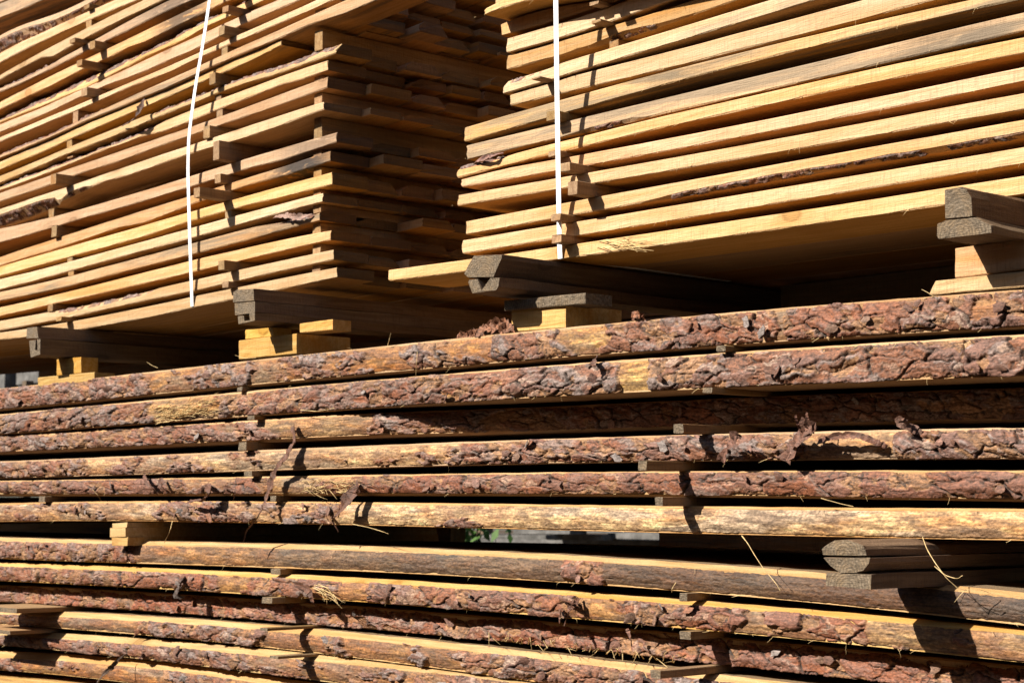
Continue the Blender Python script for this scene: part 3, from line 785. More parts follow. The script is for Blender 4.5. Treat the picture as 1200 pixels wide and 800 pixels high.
for g in range(1, 14):
    if g in RS:
        px, p = RS[g]
        stick(limR, g, px, p if p > 0 else -0.002, 'stick end resting on the %s board row of the right stack, beside the strap' % ORD[g - 1], 'sticks beside the right strap', 11, 150, seed=140 + g)
    # outer column, past the right edge of the picture
    xc = -1.15
for g in range(1, 14):
    yy = rowsR[g - 1].y + 0.01
    t = limR.tb(g - 1, np.array([-1.2, -1.17]))[0].max(); b = limR.tb(g, np.array([-1.2, -1.17]))[1].min()
    if b - t > 0.003:
        org = (-1.19, yy, t)
        put('spacer_stick', box_mesh('spacer_stick', (-1.2, yy, t), (-1.17, yy + 0.8, b), org, jit=0.001, seed=g, endmat=True), [M['stick'], M['old_end']],
            origin=org, label='stick hidden between the boards past the right edge of the right stack', cat='stick', group='sticks past the right edge', weather=0.3)

# ================================================================== the thick bark-edged slabs underneath
SLAB = [  # lower pack rows from the bottom (F..A), then the rows 6..1 of the pack resting on it
 dict(n='F', y=0.005, st=[(0,770,785),(60,773,790),(150,780,802),(300,799,824)], lip=6.5, cover=[(0,.9),(28,.85),(36,.15),(90,.3),(128,.2),(160,.3),(300,.5),(1200,.6)], bare=[(0,(.46,.27,.11)),(300,(.46,.26,.10))]),
 dict(n='E', y=0.0, st=[(0,744,756),(60,747,762),(150,754,770),(300,767,790),(450,781,807),(600,798,830)], lip=5.5, cover=[(0,.97),(280,.95),(330,.35),(480,.35),(530,.95),(1200,.8)], bare=[(0,(.42,.26,.12)),(600,(.40,.24,.10))]),
 dict(n='D', y=0.008, st=[(0,720,730),(60,719.5,737),(150,727,746),(300,738,756),(450,749,775),(600,769,796),(750,785,817)], lip=4.5, cover=[(0,.5),(60,.2),(165,.15),(175,.97),(275,.97),(285,.3),(520,.35),(550,.97),(800,.97),(1200,.7)], bare=[(0,(.36,.21,.10)),(600,(.34,.20,.09))]),
 dict(n='C', y=0.048, st=[(0,686,706),(150,694,714.5),(300,702,724),(450,714,737),(600,727,755),(750,739,770),(900,751,784),(1050,768,800)], lip=0, cover=[(0,.95),(300,.85),(600,.75),(1200,.75)], bare=[(0,(.42,.24,.10)),(1200,(.44,.25,.10))], tilt=-0.012),
 dict(n='B', y=0.0, st=[(0,663,682),(150,668,687),(300,677,696),(450,682,706.5),(600,692,718.5),(750,704,734),(900,714,746),(1050,732,761.5),(1200,739,776.6)], lip=3.5, cover=[(0,.8),(120,.75),(195,.9),(205,.95),(255,.95),(262,.15),(330,.75),(430,.4),(450,.75),(600,.7),(640,.8),(700,.25),(730,.5),(760,.9),(850,.9),(880,.2),(905,.6),(1005,.8),(1020,.05),(1110,.1),(1125,.5),(1200,.4)], bare=[(0,(.44,.27,.12)),(600,(.50,.27,.09)),(1000,(.48,.34,.17)),(1200,(.40,.27,.14))]),
 dict(n='A', y=0.004, st=[(0,633,653.7),(150,638,661),(300,641,665),(450,644,669.5),(600,650.5,678),(750,659,690),(900,672,703),(1050,689,717.5),(1200,695,731)], lip=3.5, cover=[(0,.97),(160,.97),(170,.15),(300,-.2),(655,-.3),(664,1.),(704,1.),(712,-.5),(1200,-.5)], bare=[(0,(.42,.26,.12)),(165,(.42,.24,.10)),(290,(.34,.20,.09)),(330,(.20,.14,.09)),(620,(.17,.12,.08)),(720,(.13,.085,.052)),(1000,(.14,.09,.055)),(1200,(.13,.085,.06))]),
 dict(n='6', y=0.004, st=[(0,590.5,611),(150,588,611),(300,587.5,612.5),(450,590.6,615.5),(600,592,620),(750,593,624),(900,594,627),(1050,597,630),(1200,597.5,634.5)], lip=0, cover=[(0,.1),(18,.4),(50,.55),(100,.5),(130,.0),(180,.05),(215,.55),(340,.6),(395,.5),(410,-.2),(470,-.1),(500,.4),(590,.35),(620,-.4),(1200,-.4)], bare=[(0,(.66,.47,.26)),(400,(.74,.56,.34)),(1200,(.74,.54,.30))]),
 dict(n='5', y=0.006, st=[(0,564,580.5),(150,562,580.5),(300,559,581),(450,557,582),(600,555,582),(750,553.5,582),(900,552.5,583.5),(1050,552.5,585),(1200,552.5,586)], lip=0, lipb=2.5, cover=[(0,.97),(205,.95),(225,.45),(265,.5),(300,.9),(330,.3),(410,.35),(425,.95),(1200,.95)], bare=[(0,(.50,.33,.15)),(1200,(.46,.28,.12))]),
 dict(n='4', y=0.0, st=[(0,541,561),(150,535,557.5),(300,528.4,550),(450,523,545.7),(600,516,543),(750,512,542),(900,508,540),(1050,504.5,539),(1200,502.6,537.5)], lip=0, cover=[(0,.85),(85,.7),(110,.3),(170,.6),(250,.4),(300,.35),(340,.05),(430,.15),(480,.1),(540,.45),(570,.97),(930,.97),(950,.15),(1045,.1),(1060,.97),(1200,.97)], bare=[(0,(.62,.45,.26)),(450,(.66,.48,.27)),(1200,(.58,.42,.23))]),
 dict(n='3', y=0.012, yr=0.105, st=[(0,513.4,533),(150,505,528),(300,495.4,519),(450,486,511),(600,478,507),(750,470,501.5),(900,464,497.5),(1050,457,496),(1200,453,494)], lip=0, lipb=2.5, cover=[(0,.9),(240,.75),(320,.6),(350,.0),(420,-.1),(440,.7),(530,.75),(550,.4),(600,.9),(1200,.85)], bare=[(0,(.44,.31,.17)),(1200,(.42,.28,.13))]),
 dict(n='2', y=0.0, st=[(0,486,508),(150,472,499),(300,458.5,487),(450,445,477),(600,433,468),(750,421,459.7),(900,411.5,453.5),(1050,402.5,446),(1200,393,440)], lip=0, cover=[(0,.95),(170,.9),(185,.1),(235,.1),(260,.8),(300,.7),(350,.85),(420,.85),(500,.95),(520,.4),(540,.9),(722,.97),(730,.1),(758,.1),(768,.97),(1200,.99)], bare=[(0,(.60,.41,.17)),(400,(.52,.31,.12)),(740,(.62,.44,.18)),(1200,(.48,.28,.11))]),
 dict(n='1', y=0.0, st=[(0,456,481),(150,439.5,469),(300,422,448),(450,407,436.5),(600,390,425),(750,377,413.5),(900,363.5,402),(1050,352,393.5),(1200,339.5,385.6)], lip=0, lipb=1.5, cover=[(0,.85),(60,.85),(90,.55),(125,.9),(170,.8),(190,.25),(220,.3),(250,.6),(300,.35),(340,.75),(400,.55),(430,.3),(480,.5),(520,.75),(560,.4),(600,.6),(640,.75),(668,.4),(700,.35),(720,.95),(900,.97),(918,.35),(930,.9),(1120,.9),(1150,.5),(1200,.7)], bare=[(0,(.46,.20,.08)),(250,(.50,.30,.11)),(450,(.48,.26,.09)),(700,(.55,.36,.14)),(1200,(.52,.30,.12))]),
]
SL_LEFT, SL_RIGHT = -9.0, -0.80
slab_rows = [Row(d['st'], d['y'] + 0.5 * d.get('yr', 0.0), 3) for d in SLAB]
slim = Lims(slab_rows, 0.003)
SLABEL = {'F': 'lowest slab in view at the bottom left, orange bare wood and little bark',
 'E': 'bark-edged slab with a pale top lip, sixth row down in the lower pack',
 'D': 'slab with brown inner bark and one grey bark patch at left, lower pack',
 'C': 'set-back shaded slab whose lower bark lip catches the sun, lower pack',
 'B': 'second slab down in the lower pack, patchy plum bark and yellow wood',
 'A': 'dark brown stained slab on top of the lower pack, under the air gap',
 '6': 'pale mostly debarked slab just above the air gap',
 '5': 'red-brown bark slab with an orange lower lip, next above the pale slab',
 '4': 'bark slab third above the air gap, bare in its middle, with curled bark',
 '3': 'set-back slab in shade at right, fourth above the air gap',
 '2': 'second bark slab from the top, with a round yellow bare patch',
 '1': 'topmost bark slab carrying the blocks and bearers of the upper stacks'}
slab_obj = {}
LOG = {'1': dict(plate=(.058, .025), slant=.5, silver=.03), '2': dict(plate=(.085, .024), slant=-.6, tint=(1.0, .98, .96), silver=.05), '3': dict(plate=(.060, .019), slant=.8, depth=.9),
       '4': dict(plate=(.070, .020), slant=.9, silver=.02), '5': dict(plate=(.110, .024), slant=.3, depth=.8, tint=(.98, .86, .76), silver=-.06), '6': dict(plate=(.065, .020), slant=1.2, depth=.8, silver=.06),
       'A': dict(plate=(.050, .028), silver=.04), 'B': dict(plate=(.10, .034), depth=.9, tint=(1.02, .93, .86), silver=-.03), 'C': dict(plate=(.08, .022), slant=.6, depth=.9, tint=(1.05, .9, .8), silver=-.05),
       'D': dict(plate=(.055, .024), slant=-.4, silver=.06), 'E': dict(plate=(.070, .022), slant=.7, depth=.85), 'F': dict(plate=(.060, .022), slant=.8, depth=.8)}
pxs = np.concatenate([np.arange(-16, 1216, 0.92)])
for i, d in enumerate(SLAB):
    row = slab_rows[i]; y0 = d['y']; yr = d.get('yr', 0.0); seed = 900 + 37 * i
    Xv = np.array([px_to_x(p, y0, 500 + 0 * p) for p in pxs])
    Xs = np.concatenate([np.arange(SL_LEFT, Xv[0] - 0.004, 0.025), Xv, np.arange(Xv[-1] + 0.006, SL_RIGHT, 0.007)])
    pxc = np.interp(Xs, Xv, pxs)
    zt, zb = slim.tb(i, Xs)
    fy = y0 + (yr * sstep(380, 640, pxc) if yr else 0.0) + (fbm(Xs * 1.5, Xs * 0 + i, seed, 2) - 0.5) * 0.010
    dep = (np.interp(pxc, [0, 1200], [5.0, 2.6]))
    lip = d.get('lip', 0) * dep / FPX + (fbm(Xs * 20, Xs * 0 + 3, seed + 3, 3) - 0.35) * 0.0025
    lip = np.maximum(lip, 0.0008)
    if d.get('lip', 0) == 0: lip = np.full(len(Xs), 0.0012) + (fbm(Xs * 30, Xs * 0 + 3, seed + 3, 3)) * 0.0015
    lipb = d.get('lipb', 0.6) * dep / FPX
    # sawn body of the slab, its top lip left bare by the saw
    ks = np.unique(np.concatenate([np.arange(0, len(Xs), 9), [len(Xs) - 1]]))
    xk, tk, bk, fk, lk, lbk = Xs[ks], zt[ks], zb[ks], fy[ks], lip[ks], lipb[ks]
    n = len(xk); R = np.zeros((n, 8, 3)); til = d.get('tilt', 0.0)
    wob = (fbm(xk * 40, xk * 0, seed + 5, 3) - 0.5)
    rawtop = tk + lk + 0.0
    if i + 1 < len(SLAB):
        rawtop = np.minimum(rawtop, slim.tb(i + 1, xk)[1] - 0.002)
    lipd = 0.020 if d.get('lip', 0) else 0.004
    depth = 0.27
    R[:, 0] = np.stack([xk, fk + 0.010, bk], -1)
    R[:, 1] = np.stack([xk, fk + 0.0025, bk + lbk], -1)
    R[:, 2] = np.stack([xk, fk + 0.003, bk + 0.4 * (tk - bk)], -1)
    R[:, 3] = np.stack([xk, fk + 0.003, bk + 0.7 * (tk - bk)], -1)
    R[:, 4] = np.stack([xk, fk + 0.0015 + 0.001 * wob, tk - 0.0012], -1)
    R[:, 5] = np.stack([xk, fk + lipd, rawtop], -1)
    R[:, 6] = np.stack([xk, np.full(n, y0 + yr + depth), rawtop], -1)
    R[:, 7] = np.stack([xk, np.full(n, y0 + yr + depth), bk], -1)
    d['toparr'] = (xk, rawtop)
    org = (float(xk.mean()), y0, float(bk.mean()))
    pack = 'upper slab pack' if d['n'].isdigit() else 'lower slab pack'
    o = put('bark_edged_slab', ring_mesh('bark_edged_slab', R, org, matfn=lambda n, k: np.tile((np.arange(k) == 5).astype(int), (n - 1, 1))), [M['pale'], M['shade_dark']], origin=org, label=SLABEL[d['n']], cat='slab', group='slabs of the ' + pack, kind='thing', weather=0.15)
    slab_obj[d['n']] = (o, org, i)
    # the waney front: bark plates and bare wood
    nv = 34; v = np.linspace(0, 1, nv)[None, :]
    za = (bk * 0)  # noqa
    zlo = (zb + lipb)[:, None]; zhi = (zt)[:, None]
    Z = zlo + (zhi - zlo) * v
    bulge = 0.006 * (1 - (2 * v - 1) ** 2)
    Y = fy[:, None] - bulge + til * (v - 0.5) * -1.0
    X = np.repeat(Xs[:, None], nv, 1)
    P = np.stack([X, Y, Z], -1)
    nz = 0.55 * (2 * v - 1) + 0 * X
    Nn = np.stack([0 * X, -np.sqrt(1 - np.clip(nz, -.9, .9) ** 2), nz], -1)
    cv = np.interp(pxc, [c[0] for c in d['cover']], [c[1] for c in d['cover']])[:, None] * np.ones((1, nv))
    bx = [c[0] for c in d['bare']]
    br = np.stack([np.interp(pxc, bx, [c[1][k] for c in d['bare']]) for k in range(3)], -1)[:, None] * np.ones((1, nv, 1))
    bo, hh, mm = bark_sheet('bark', P, Nn, X, Z - zlo, seed, cv, br, o, org, **LOG[d['n']])
    d['surf'] = (Xs, pxc, fy, zlo[:, 0], zhi[:, 0], mm)
    # the hidden rest of the layer
    for k in range(2):
        ya = y0 + yr + depth + 0.006 + k * 0.31; yb = ya + 0.30
        xk2 = np.linspace(SL_LEFT, SL_RIGHT, 24); t2, b2 = slim.tb(i, xk2)
        if k == 1 and d['n'] not in 'A1': t2 = slim.tb(i + 1, xk2)[1] - 0.0005  # rear slab thickened to stop light showing through the gap
        og = (float(xk2.mean()), ya, float(b2.mean()))
        R2 = board_rings(xk2, t2 - 0.001, b2 + 0.001, ya, yb, seed + k, rough=0.5)
        put('slab_board', ring_mesh('slab_board', R2, og), [M['pale']], origin=og, label='sawn slab lying behind the bark-edged front slabs, hidden in the dark gaps', cat='slab', group='slabs behind the front row', kind='thing', weather=0.2)

def slab_top(n, x):
    i = slab_obj[n][2]
    xa, ta = SLAB[i]['toparr']
    return float(np.interp(x, xa, ta))

# two more layers and squared timbers carry the lower pack on the ground (below the picture)
xk2 = np.linspace(SL_LEFT, SL_RIGHT, 24)
zprev = slim.tb(0, xk2)[1] - 0.016
for j in range(2):
    for k in range(3):
        ya = 0.0 + k * 0.29; yb = ya + 0.28
        th = 0.045
        R2 = board_rings(xk2, zprev, zprev - th, ya, yb, 77 + j * 5 + k)
        og = (float(xk2.mean()), ya, float(zprev.mean()) - th)
        put('slab_board', ring_mesh('slab_board', R2, og), [M['pale']], origin=og,
            label='slab below the edge of the photo carrying the lower pack', cat='slab', group='slabs below the picture', kind='thing', weather=0.2)
    zprev = zprev - th - 0.016
zlow = zprev
for xb_ in (-8.4, -6.8, -5.2, -3.9, -2.5, -1.2):
    zt_ = float(np.interp(xb_, xk2, zlow)) + 0.016 - 0.002
    og = (xb_, -0.02, 0.0)
    put('ground_bearer', box_mesh('ground_bearer', (xb_ - 0.06, -0.02, -0.004), (xb_ + 0.06, 0.9, zt_), og, jit=0.004, seed=int(-xb_ * 10), endmat=True), [M['old'], M['old_end']],
        origin=og, label='squared timber on the ground under the lower pack, below the photo', cat='bearer', group='timbers on the ground')
    for j in range(3):                                 # sticks between the hidden layers
        pass

# sticks between the slabs: (row below, px, protrusion, end width px, label)
names = [d['n'] for d in SLAB]
def sstick(n, px, p, wpx, py, label, seed, weather=0.35, group='sticks between the slabs'):
    g = names.index(n) + 1
    t_row = names.index(n)
    yf = -0.004
    ye = yf - p
    xc = px_to_x(px, ye, py); hw = 0.5 * abs(px_to_x(px + wpx * 0.5, ye, py) - px_to_x(px - wpx * 0.5, ye, py))
    t = max(slab_top(n, xc - hw), slab_top(n, xc + hw)) ; b = float(slim.tb(t_row + 1, np.array([xc]))[1][0])
    if b - t < 0.006: t = b - 0.006
    og = (xc, ye, t)
    return put('spacer_stick', box_mesh('spacer_stick', (xc - hw, ye, t), (xc + hw, ye + 0.75, b), og, jit=0.0018, seed=seed, endmat=True), [M['stick'], M['old_end']],
               origin=og, label=label, cat='stick', group=group, weather=weather)
SSTK = [('2', 845, .015, 10, 409, 'grey stick end under the topmost slab, right of centre'),
        ('3', 829, .03, 11, 460, 'grey stick end under the second slab from the top, right of centre'),
        ('4', 795, .06, 11, 502, 'tan stick end on the slab with curled bark, right of centre'),
        ('5', 753, .09, 10, 545, 'grey stick with a long dark side above the orange-lipped slab'),
        ('6', 772, .06, 9, 588, 'stick end above the pale slab, right of centre'),
        ('2', 281, .004, 6, 453, 'small grey stick end under the topmost slab at left'),
        ('3', 294, .012, 8, 491, 'small grey stick end under the second slab from the top at left'),
        ('4', 284, .02, 9, 521, 'pale grey stick end under the set-back slab at left'),
        ('5', 291, .012, 9, 554, 'grey stick end above the orange-lipped slab at left'),
        ('6', 49, .004, 7, 586, 'grey stick end above the pale slab near the left edge'),
        ('6', 320, .004, 7, 586, 'stick end above the pale slab behind the hanging bark shred'),
        ('B', 323, .004, 11, 672, 'stick end under the dark slab at left of the lower pack'),
        ('C', 313, .03, 12, 702, 'stick end in shade over the set-back slab of the lower pack'),
        ('D', 309, .085, 9, 735, 'grey-ended stick jutting out left over the brown slab'),
        ('E', 321, .085, 10, 771, 'tan stick jutting out at the bottom left, the lower of two'),
        ('B', 801, .02, 9, 705, 'pale stick end under the dark slab, right of centre'),
        ('C', 803, .03, 13, 747, 'yellow stick end over the set-back slab, right of centre'),
        ('D', 768, .11, 12, 794, 'grey-ended stick at the bottom edge of the photo'),
        ('D', -4, .10, 46, 735, 'wide flat stick end cut by the left edge, lower pack'),
        ('E', -14, .10, 50, 762, 'flat stick end at the left edge, just above the lowest slab')]
for k, (n, px, p, w, py, lb) in enumerate(SSTK):
    sstick(n, px, p, w, py, lb, 300 + k, weather=0.0 if 'tan' in lb or 'yellow' in lb or 'flat' in lb else 0.3)

# ================================================================== bearers and blocks
def prism(name, poly_px, y_end, length, mats, label, cat, group=None, seed=0, xz=None, taper=0.0, dz=0.0, weather=0.05, slope=0.0):
    """a timber running back along Y whose end face is the outline poly_px of the photograph at depth y_end"""
    pts = np.array([unproj(px, py, y_end)[[0, 2]] for px, py in poly_px]) if xz is None else np.array(xz)
    pts[:, 1] += dz
    k = len(pts); rs = np.random.RandomState(seed)
    ys = np.concatenate([[0, 0.004], np.linspace(0.05, length, 9)])
    V = []; 
    cen = pts.mean(0)
    for j, yy in enumerate(ys):
        s = 0.985 if j == 0 else 1.0
        jt = (rs.rand(k, 2) - 0.5) * (0.0016 if j < 2 else 0.003)
        pp = cen + (pts - cen) * s + jt
        for p in pp:
            V.append((p[0], y_end + yy + (rs.rand() - 0.5) * 0.003 * (j == 0), p[1] + slope * yy))
    F = []; mi = []
    n = len(ys)
    for a in range(n - 1):
        for b in range(k):
            c = (b + 1) % k
            F.append((a * k + b, (a + 1) * k + b, (a + 1) * k + c, a * k + c)); mi.append(0)
    # outline subdivided end face: triangle fan would fold on hollow outlines, so use an n-gon
    og = (float(cen[0]), y_end, float(pts[:, 1].min()))
    me = bpy.data.meshes.new(name)
    me.from_pydata([tuple(np.array(v) - np.array(og)) for v in V], [], F + [tuple(range(k)), tuple(range((n - 1) * k, n * k))[::-1]])
    me.polygons.foreach_set('material_index', np.array(mi + [1, 0], dtype=np.int32)); me.update()
    import bmesh
    bm = bmesh.new(); bm.from_mesh(me); bmesh.ops.recalc_face_normals(bm, faces=bm.faces); bm.to_mesh(me); bm.free()
    return put(name, me, mats, origin=og, label=label, cat=cat, group=group, weather=weather)

OE = [M['old'], M['old_end']]
YB = -0.07
# under the left stack, far left
prism('bearer', [(31,396.5),(31.5,384),(43.5,382.5),(45,396)], YB, 0.95, OE, 'upper grey bearer end at the far left under the left stack', 'bearer', 'bearers under the upper stacks', 1)
prism('bearer', [(35.5,418.5),(34,399),(41.5,398),(41.5,410),(44,411),(44,397.5),(47.5,397),(47.5,415.5)], YB, 0.95, OE, 'lower grooved grey bearer end at the far left under the left stack', 'bearer', 'bearers under the upper stacks', 2)
# under the left stack, by the strap
prism('bearer', [(273.5,354.5),(273.5,342),(278,339.8),(297.5,338),(298,352)], YB, 0.95, OE, 'brownish grey top bearer under the left stack, right of the strap', 'bearer', 'bearers under the upper stacks', 3, weather=0.0)
prism('bearer', [(275.5,369.5),(274.5,355.5),(298.5,352.8),(299,366)], YB, 0.95, OE, 'middle grey bearer of three under the left stack, right of the strap', 'bearer', 'bearers under the upper stacks', 4)
prism('bearer', [(279.5,380),(279,370.5),(285.5,369.8),(286,376),(293,375),(292.5,367),(299,366.3),(299,375.5)], YB, 0.95, OE, 'lowest grooved bearer of three under the left stack, right of the strap', 'bearer', 'bearers under the upper stacks', 5)
# under the right stack
prism('bearer', [(543,321),(548,311),(555,299.5),(588,298.5),(588.5,303),(581,318),(578,324.5),(548,325.5)], YB, 0.95, OE, 'six-sided dark grey bearer end under the right stack, left of the strap', 'bearer', 'bearers under the upper stacks', 6)
prism('bearer', [(553,344),(549,331),(549,328),(559,326.5),(564.5,341),(574.5,326),(585,325),(585,336),(581.5,340)], YB, 0.95, OE, 'bearer with a dark V notch in its end, under the six-sided bearer', 'bearer', 'bearers under the upper stacks', 7)
prism('bearer', [(1107.5,257),(1106,238),(1107.5,222),(1128,218.7),(1133,222),(1137.5,231),(1139.5,243),(1139.5,253.5)], YB - 0.005, 0.95, OE, 'dark quarter-round bearer with bark at the right edge', 'bearer', 'bearers under the upper stacks', 8)
prism('bearer', [(1100,280),(1097.5,276),(1098,262),(1108,257.8),(1143,254.5),(1162,264.5),(1162,272.5)], YB - 0.005, 0.95, OE, 'flat grey bearer plank below the quarter-round bearer at right', 'bearer', 'bearers under the upper stacks', 9)
# between the two slab packs
prism('bearer', [(963.5,649.5),(963,643),(969,637),(978,633),(994,631.5),(1012,639),(1015,644),(1015.5,651)], -0.165, 1.0, OE, 'topmost of three dark bearers at right between the slab packs', 'bearer', 'bearers between the slab packs', 10)
prism('bearer', [(965.5,652.5),(1020,653),(1019,660),(1013,668),(1003,671),(985,670.5),(972,663)], -0.17, 1.0, OE, 'half-round middle bearer of three at right between the slab packs', 'bearer', 'bearers between the slab packs', 11)
prism('bearer', [(968,686),(968,671.5),(985,671),(1020.5,672.5),(1021,690)], -0.17, 1.0, OE, 'grey cracked lowest bearer of three at right between the slab packs', 'bearer', 'bearers between the slab packs', 12)
YE = [M['wood_y'], M['wood_y']]
xm = px_to_x(800, YB, 300); zm = float(rowsR[0].bot(np.array([xm]))[0])  # dark block added below to hide a sunlit board behind
prism('bearer', None, 0.68, 0.26, [M['shade_dark'], M['shade_dark']], 'recessed bearer in the dark under the middle of the right stack', 'bearer', 'bearers under the upper stacks', 16, xz=[(xm - .40, slab_top('1', xm) + .001), (xm + .05, slab_top('1', xm) + .001), (xm + .05, zm - .001), (xm - .40, zm - .001)])
prism('bearer', [(128.5,629),(128.5,618.5),(147.5,618),(147.5,628.6)], -0.03, 1.0, YE, 'middle yellow bearer of three at left between the slab packs', 'bearer', 'bearers between the slab packs', 13, weather=0.0)
prism('bearer', [(131,639),(131,629.3),(149.5,629),(149.5,639)], -0.028, 1.0, YE, 'lowest yellow bearer of three at left between the slab packs', 'bearer', 'bearers between the slab packs', 14, weather=0.0)
prism('bearer', [(132,617.8),(132,613),(149,611.6),(149,617.5)], -0.026, 1.0, YE, 'thin topmost bearer of three at left between the slab packs', 'bearer', 'bearers between the slab packs', 15, weather=0.4)

def block(px0, px1, t0, t1, b0, b1, y, depth, mat, label, seed, slantL=0.0, weather=0.0, cat='block'):
    """offcut lying along X: front face px0..px1, top edge t0->t1, lower edge b0->b1"""
    A = unproj(px0, b0, y); B = unproj(px1, b1, y); Ct = unproj(px1, t1, y); D = unproj(px0 + slantL, t0, y)
    n = 9; rs = np.random.RandomState(seed)
    R = np.zeros((n, 8, 3)); s = np.linspace(0, 1, n)
    c = 0.0015
    for k in range(n):
        lo = A * (1 - s[k]) + B * s[k]; hi = D * (1 - s[k]) + Ct * s[k]
        j = (rs.rand(8) - 0.5) * 0.0016
        R[k, 0] = lo + [0, c, 0]; R[k, 1] = lo + [0, j[1] * .5, c]; R[k, 2] = lo * .65 + hi * .35 + [0, j[2], 0]; R[k, 3] = lo * .35 + hi * .65 + [0, j[3], 0]
        R[k, 4] = hi + [0, j[4] * .5, -c]; R[k, 5] = hi + [0, c, j[5] * .5]; R[k, 6] = hi + [0, depth, j[6] * .5]; R[k, 7] = lo + [0, depth, 0]
    og = tuple(A)
    return put('wood_block', ring_mesh('wood_block', R, og), [mat], origin=og, label=label, cat=cat, group='blocks on the topmost bark slab', weather=weather)
WY = M['wood_y']
block(44.5, 110.5, 442, 436, 453, 446.5, 0.0, 0.06, WY, 'flat yellow offcut lying on the bark slab at far left', 21)
block(66.5, 95, 421, 418, 440, 437, 0.012, 0.05, WY, 'short upright yellow block under the far left bearers', 22)
block(280, 347.5, 399, 390.5, 421, 414, 0.01, 0.15, WY, 'thick yellow block on the bark slab below the left stack', 23)
block(287.5, 320.5, 386.5, 383.5, 397.7, 394.2, 0.014, 0.05, WY, 'small yellow offcut at the left on the thick block', 24)
block(351.5, 390, 379, 374, 390, 386.6, 0.012, 0.05, WY, 'small yellow offcut at the right on the thick block', 25)
block(599.5, 663, 363, 356.5, 389, 384, 0.012, 0.15, WY, 'orange-brown block half in shade on the bark slab at centre', 26)
block(591, 686, 352.5, 343, 364, 355.7, 0.004, 0.07, M['old_end'], 'thin grey offcut lying on the orange-brown block at centre', 27, weather=0.5)
block(1089, 1260, 329, 311, 345.8, 331, 0.012, 0.12, M['wood'], 'pale flat offcut with a slanted end on the bark slab at right', 28, slantL=7)
block(1119.5, 1262, 291, 270, 326, 308, 0.016, 0.10, M['wood'], 'pale thick block on the flat offcut below the right bearers', 29)

# ================================================================== straps
def strap(name, pts, width, label):
    """flat plastic band through (px, py, y) points and round under the pack"""
    P = np.array([unproj(px, py, y) if not isinstance(px, np.ndarray) else px for px, py, y in pts])
    n0 = len(P); s = np.linspace(0, n0 - 1, (n0 - 1) * 8 + 1)
    Q = np.stack([np.interp(s, np.arange(n0), P[:, k]) for k in range(3)], -1)
    for _ in range(6):
        Q[1:-1] = 0.5 * Q[1:-1] + 0.25 * (Q[:-2] + Q[2:])
    return Q
def strap_obj(Q, width, thick, label, up_to, back):
    # continue over the top and under the pack
    top = Q[0]; bot = Q[-1]
    Q = np.concatenate([[[top[0], top[1] + back, up_to], [top[0], top[1], up_to]], Q, [[bot[0], bot[1] + back, bot[2] - 0.0015]]])
    n = len(Q); R = np.zeros((n, 4, 3))
    T = np.gradient(Q, axis=0); T /= np.linalg.norm(T, axis=1)[:, None]
    A = np.array([1.0, 0, 0])
    for k in range(n):
        B = np.cross(T[k], A); B /= np.linalg.norm(B)
        R[k] = [Q[k] - A * width / 2, Q[k] - A * width / 2 - B * thick, Q[k] + A * width / 2 - B * thick, Q[k] + A * width / 2]
    og = tuple(bot)
    return put('strap', ring_mesh('strap', R, og), [M['strap']], origin=og, label=label, cat='strap', group='white straps round the upper stacks')
zb = rowsR[0].bot(np.array([px_to_x(656, YP, 300)]))[0]
Qr = strap('r', [(651, -30, YP - 0.082), (651.2, 0, YP - 0.078), (652.5, 100, YP - 0.058), (654, 200, YP - 0.036), (655.5, 285, YP - 0.012), (656.3, 303, YP - 0.006)], 0, '')
strap_obj(Qr, 0.0125, 0.0012, 'taut white plastic strap down the right stack', CAM_Z + 1.12, 0.5)
Ql = strap('l', [(249, -30, YP - 0.03), (245.5, 0, YP - 0.03), (238, 50, YP - 0.036), (229, 100, YP - 0.04), (221, 160, YP - 0.034), (220, 200, YP - 0.024), (222, 270, YP - 0.026), (224, 330, YP - 0.018), (225, 359, YP - 0.006)], 0, '')
strap_obj(Ql, 0.0125, 0.0012, 'slack white plastic strap with a kink down the left stack', CAM_Z + 1.45, 0.5)

# ================================================================== loose bark, shreds, fibres
flake_mesh = []
for k in range(6):
    rs = np.random.RandomState(50 + k); n = 9
    a = np.linspace(0, 2 * math.pi, n, endpoint=False)
    r = 0.010 * (0.65 + 0.6 * rs.rand(n))
    ring = np.stack([r * np.cos(a) * 1.5, 0 * a, r * np.sin(a)], -1)
    curl = lambda p: p + np.stack([0 * p[:, 0], -6.0 * p[:, 0] ** 2 - 9.0 * p[:, 2] ** 2 * rs.rand(), 0 * p[:, 0]], -1)
    mid = curl(ring * 0.55); out = curl(ring)
    V = np.concatenate([out, mid - [0, .0012, 0], [[0, -.0018, 0]], out + [0, .0016, 0]])
    F = [(i, (i + 1) % n, n + (i + 1) % n, n + i) for i in range(n)] + [(n + i, n + (i + 1) % n, 2 * n, ) for i in range(n)]
    b0 = 2 * n + 1
    F += [((i + 1) % n, i, b0 + i, b0 + (i + 1) % n) for i in range(n)] + [tuple(b0 + i for i in range(n))]
    me = bpy.data.meshes.new('bark_flake'); me.from_pydata([tuple(v) for v in V], [], F)
    at = me.color_attributes.new('Col', 'FLOAT_COLOR', 'POINT')
    base = np.array([BARKC['plum'], BARKC['red'], BARKC['grey'], (0.25, .13, .09), (0.33, .2, .14), (.2, .1, .07)][k])
    c = np.ones((len(V), 4), dtype=np.float32); c[:, :3] = base * (0.8 + 0.4 * rs.rand(len(V), 1)); at.data.foreach_set('color', c.ravel())
    me.materials.append(M['bark']); me.update(); flake_mesh.append(me)
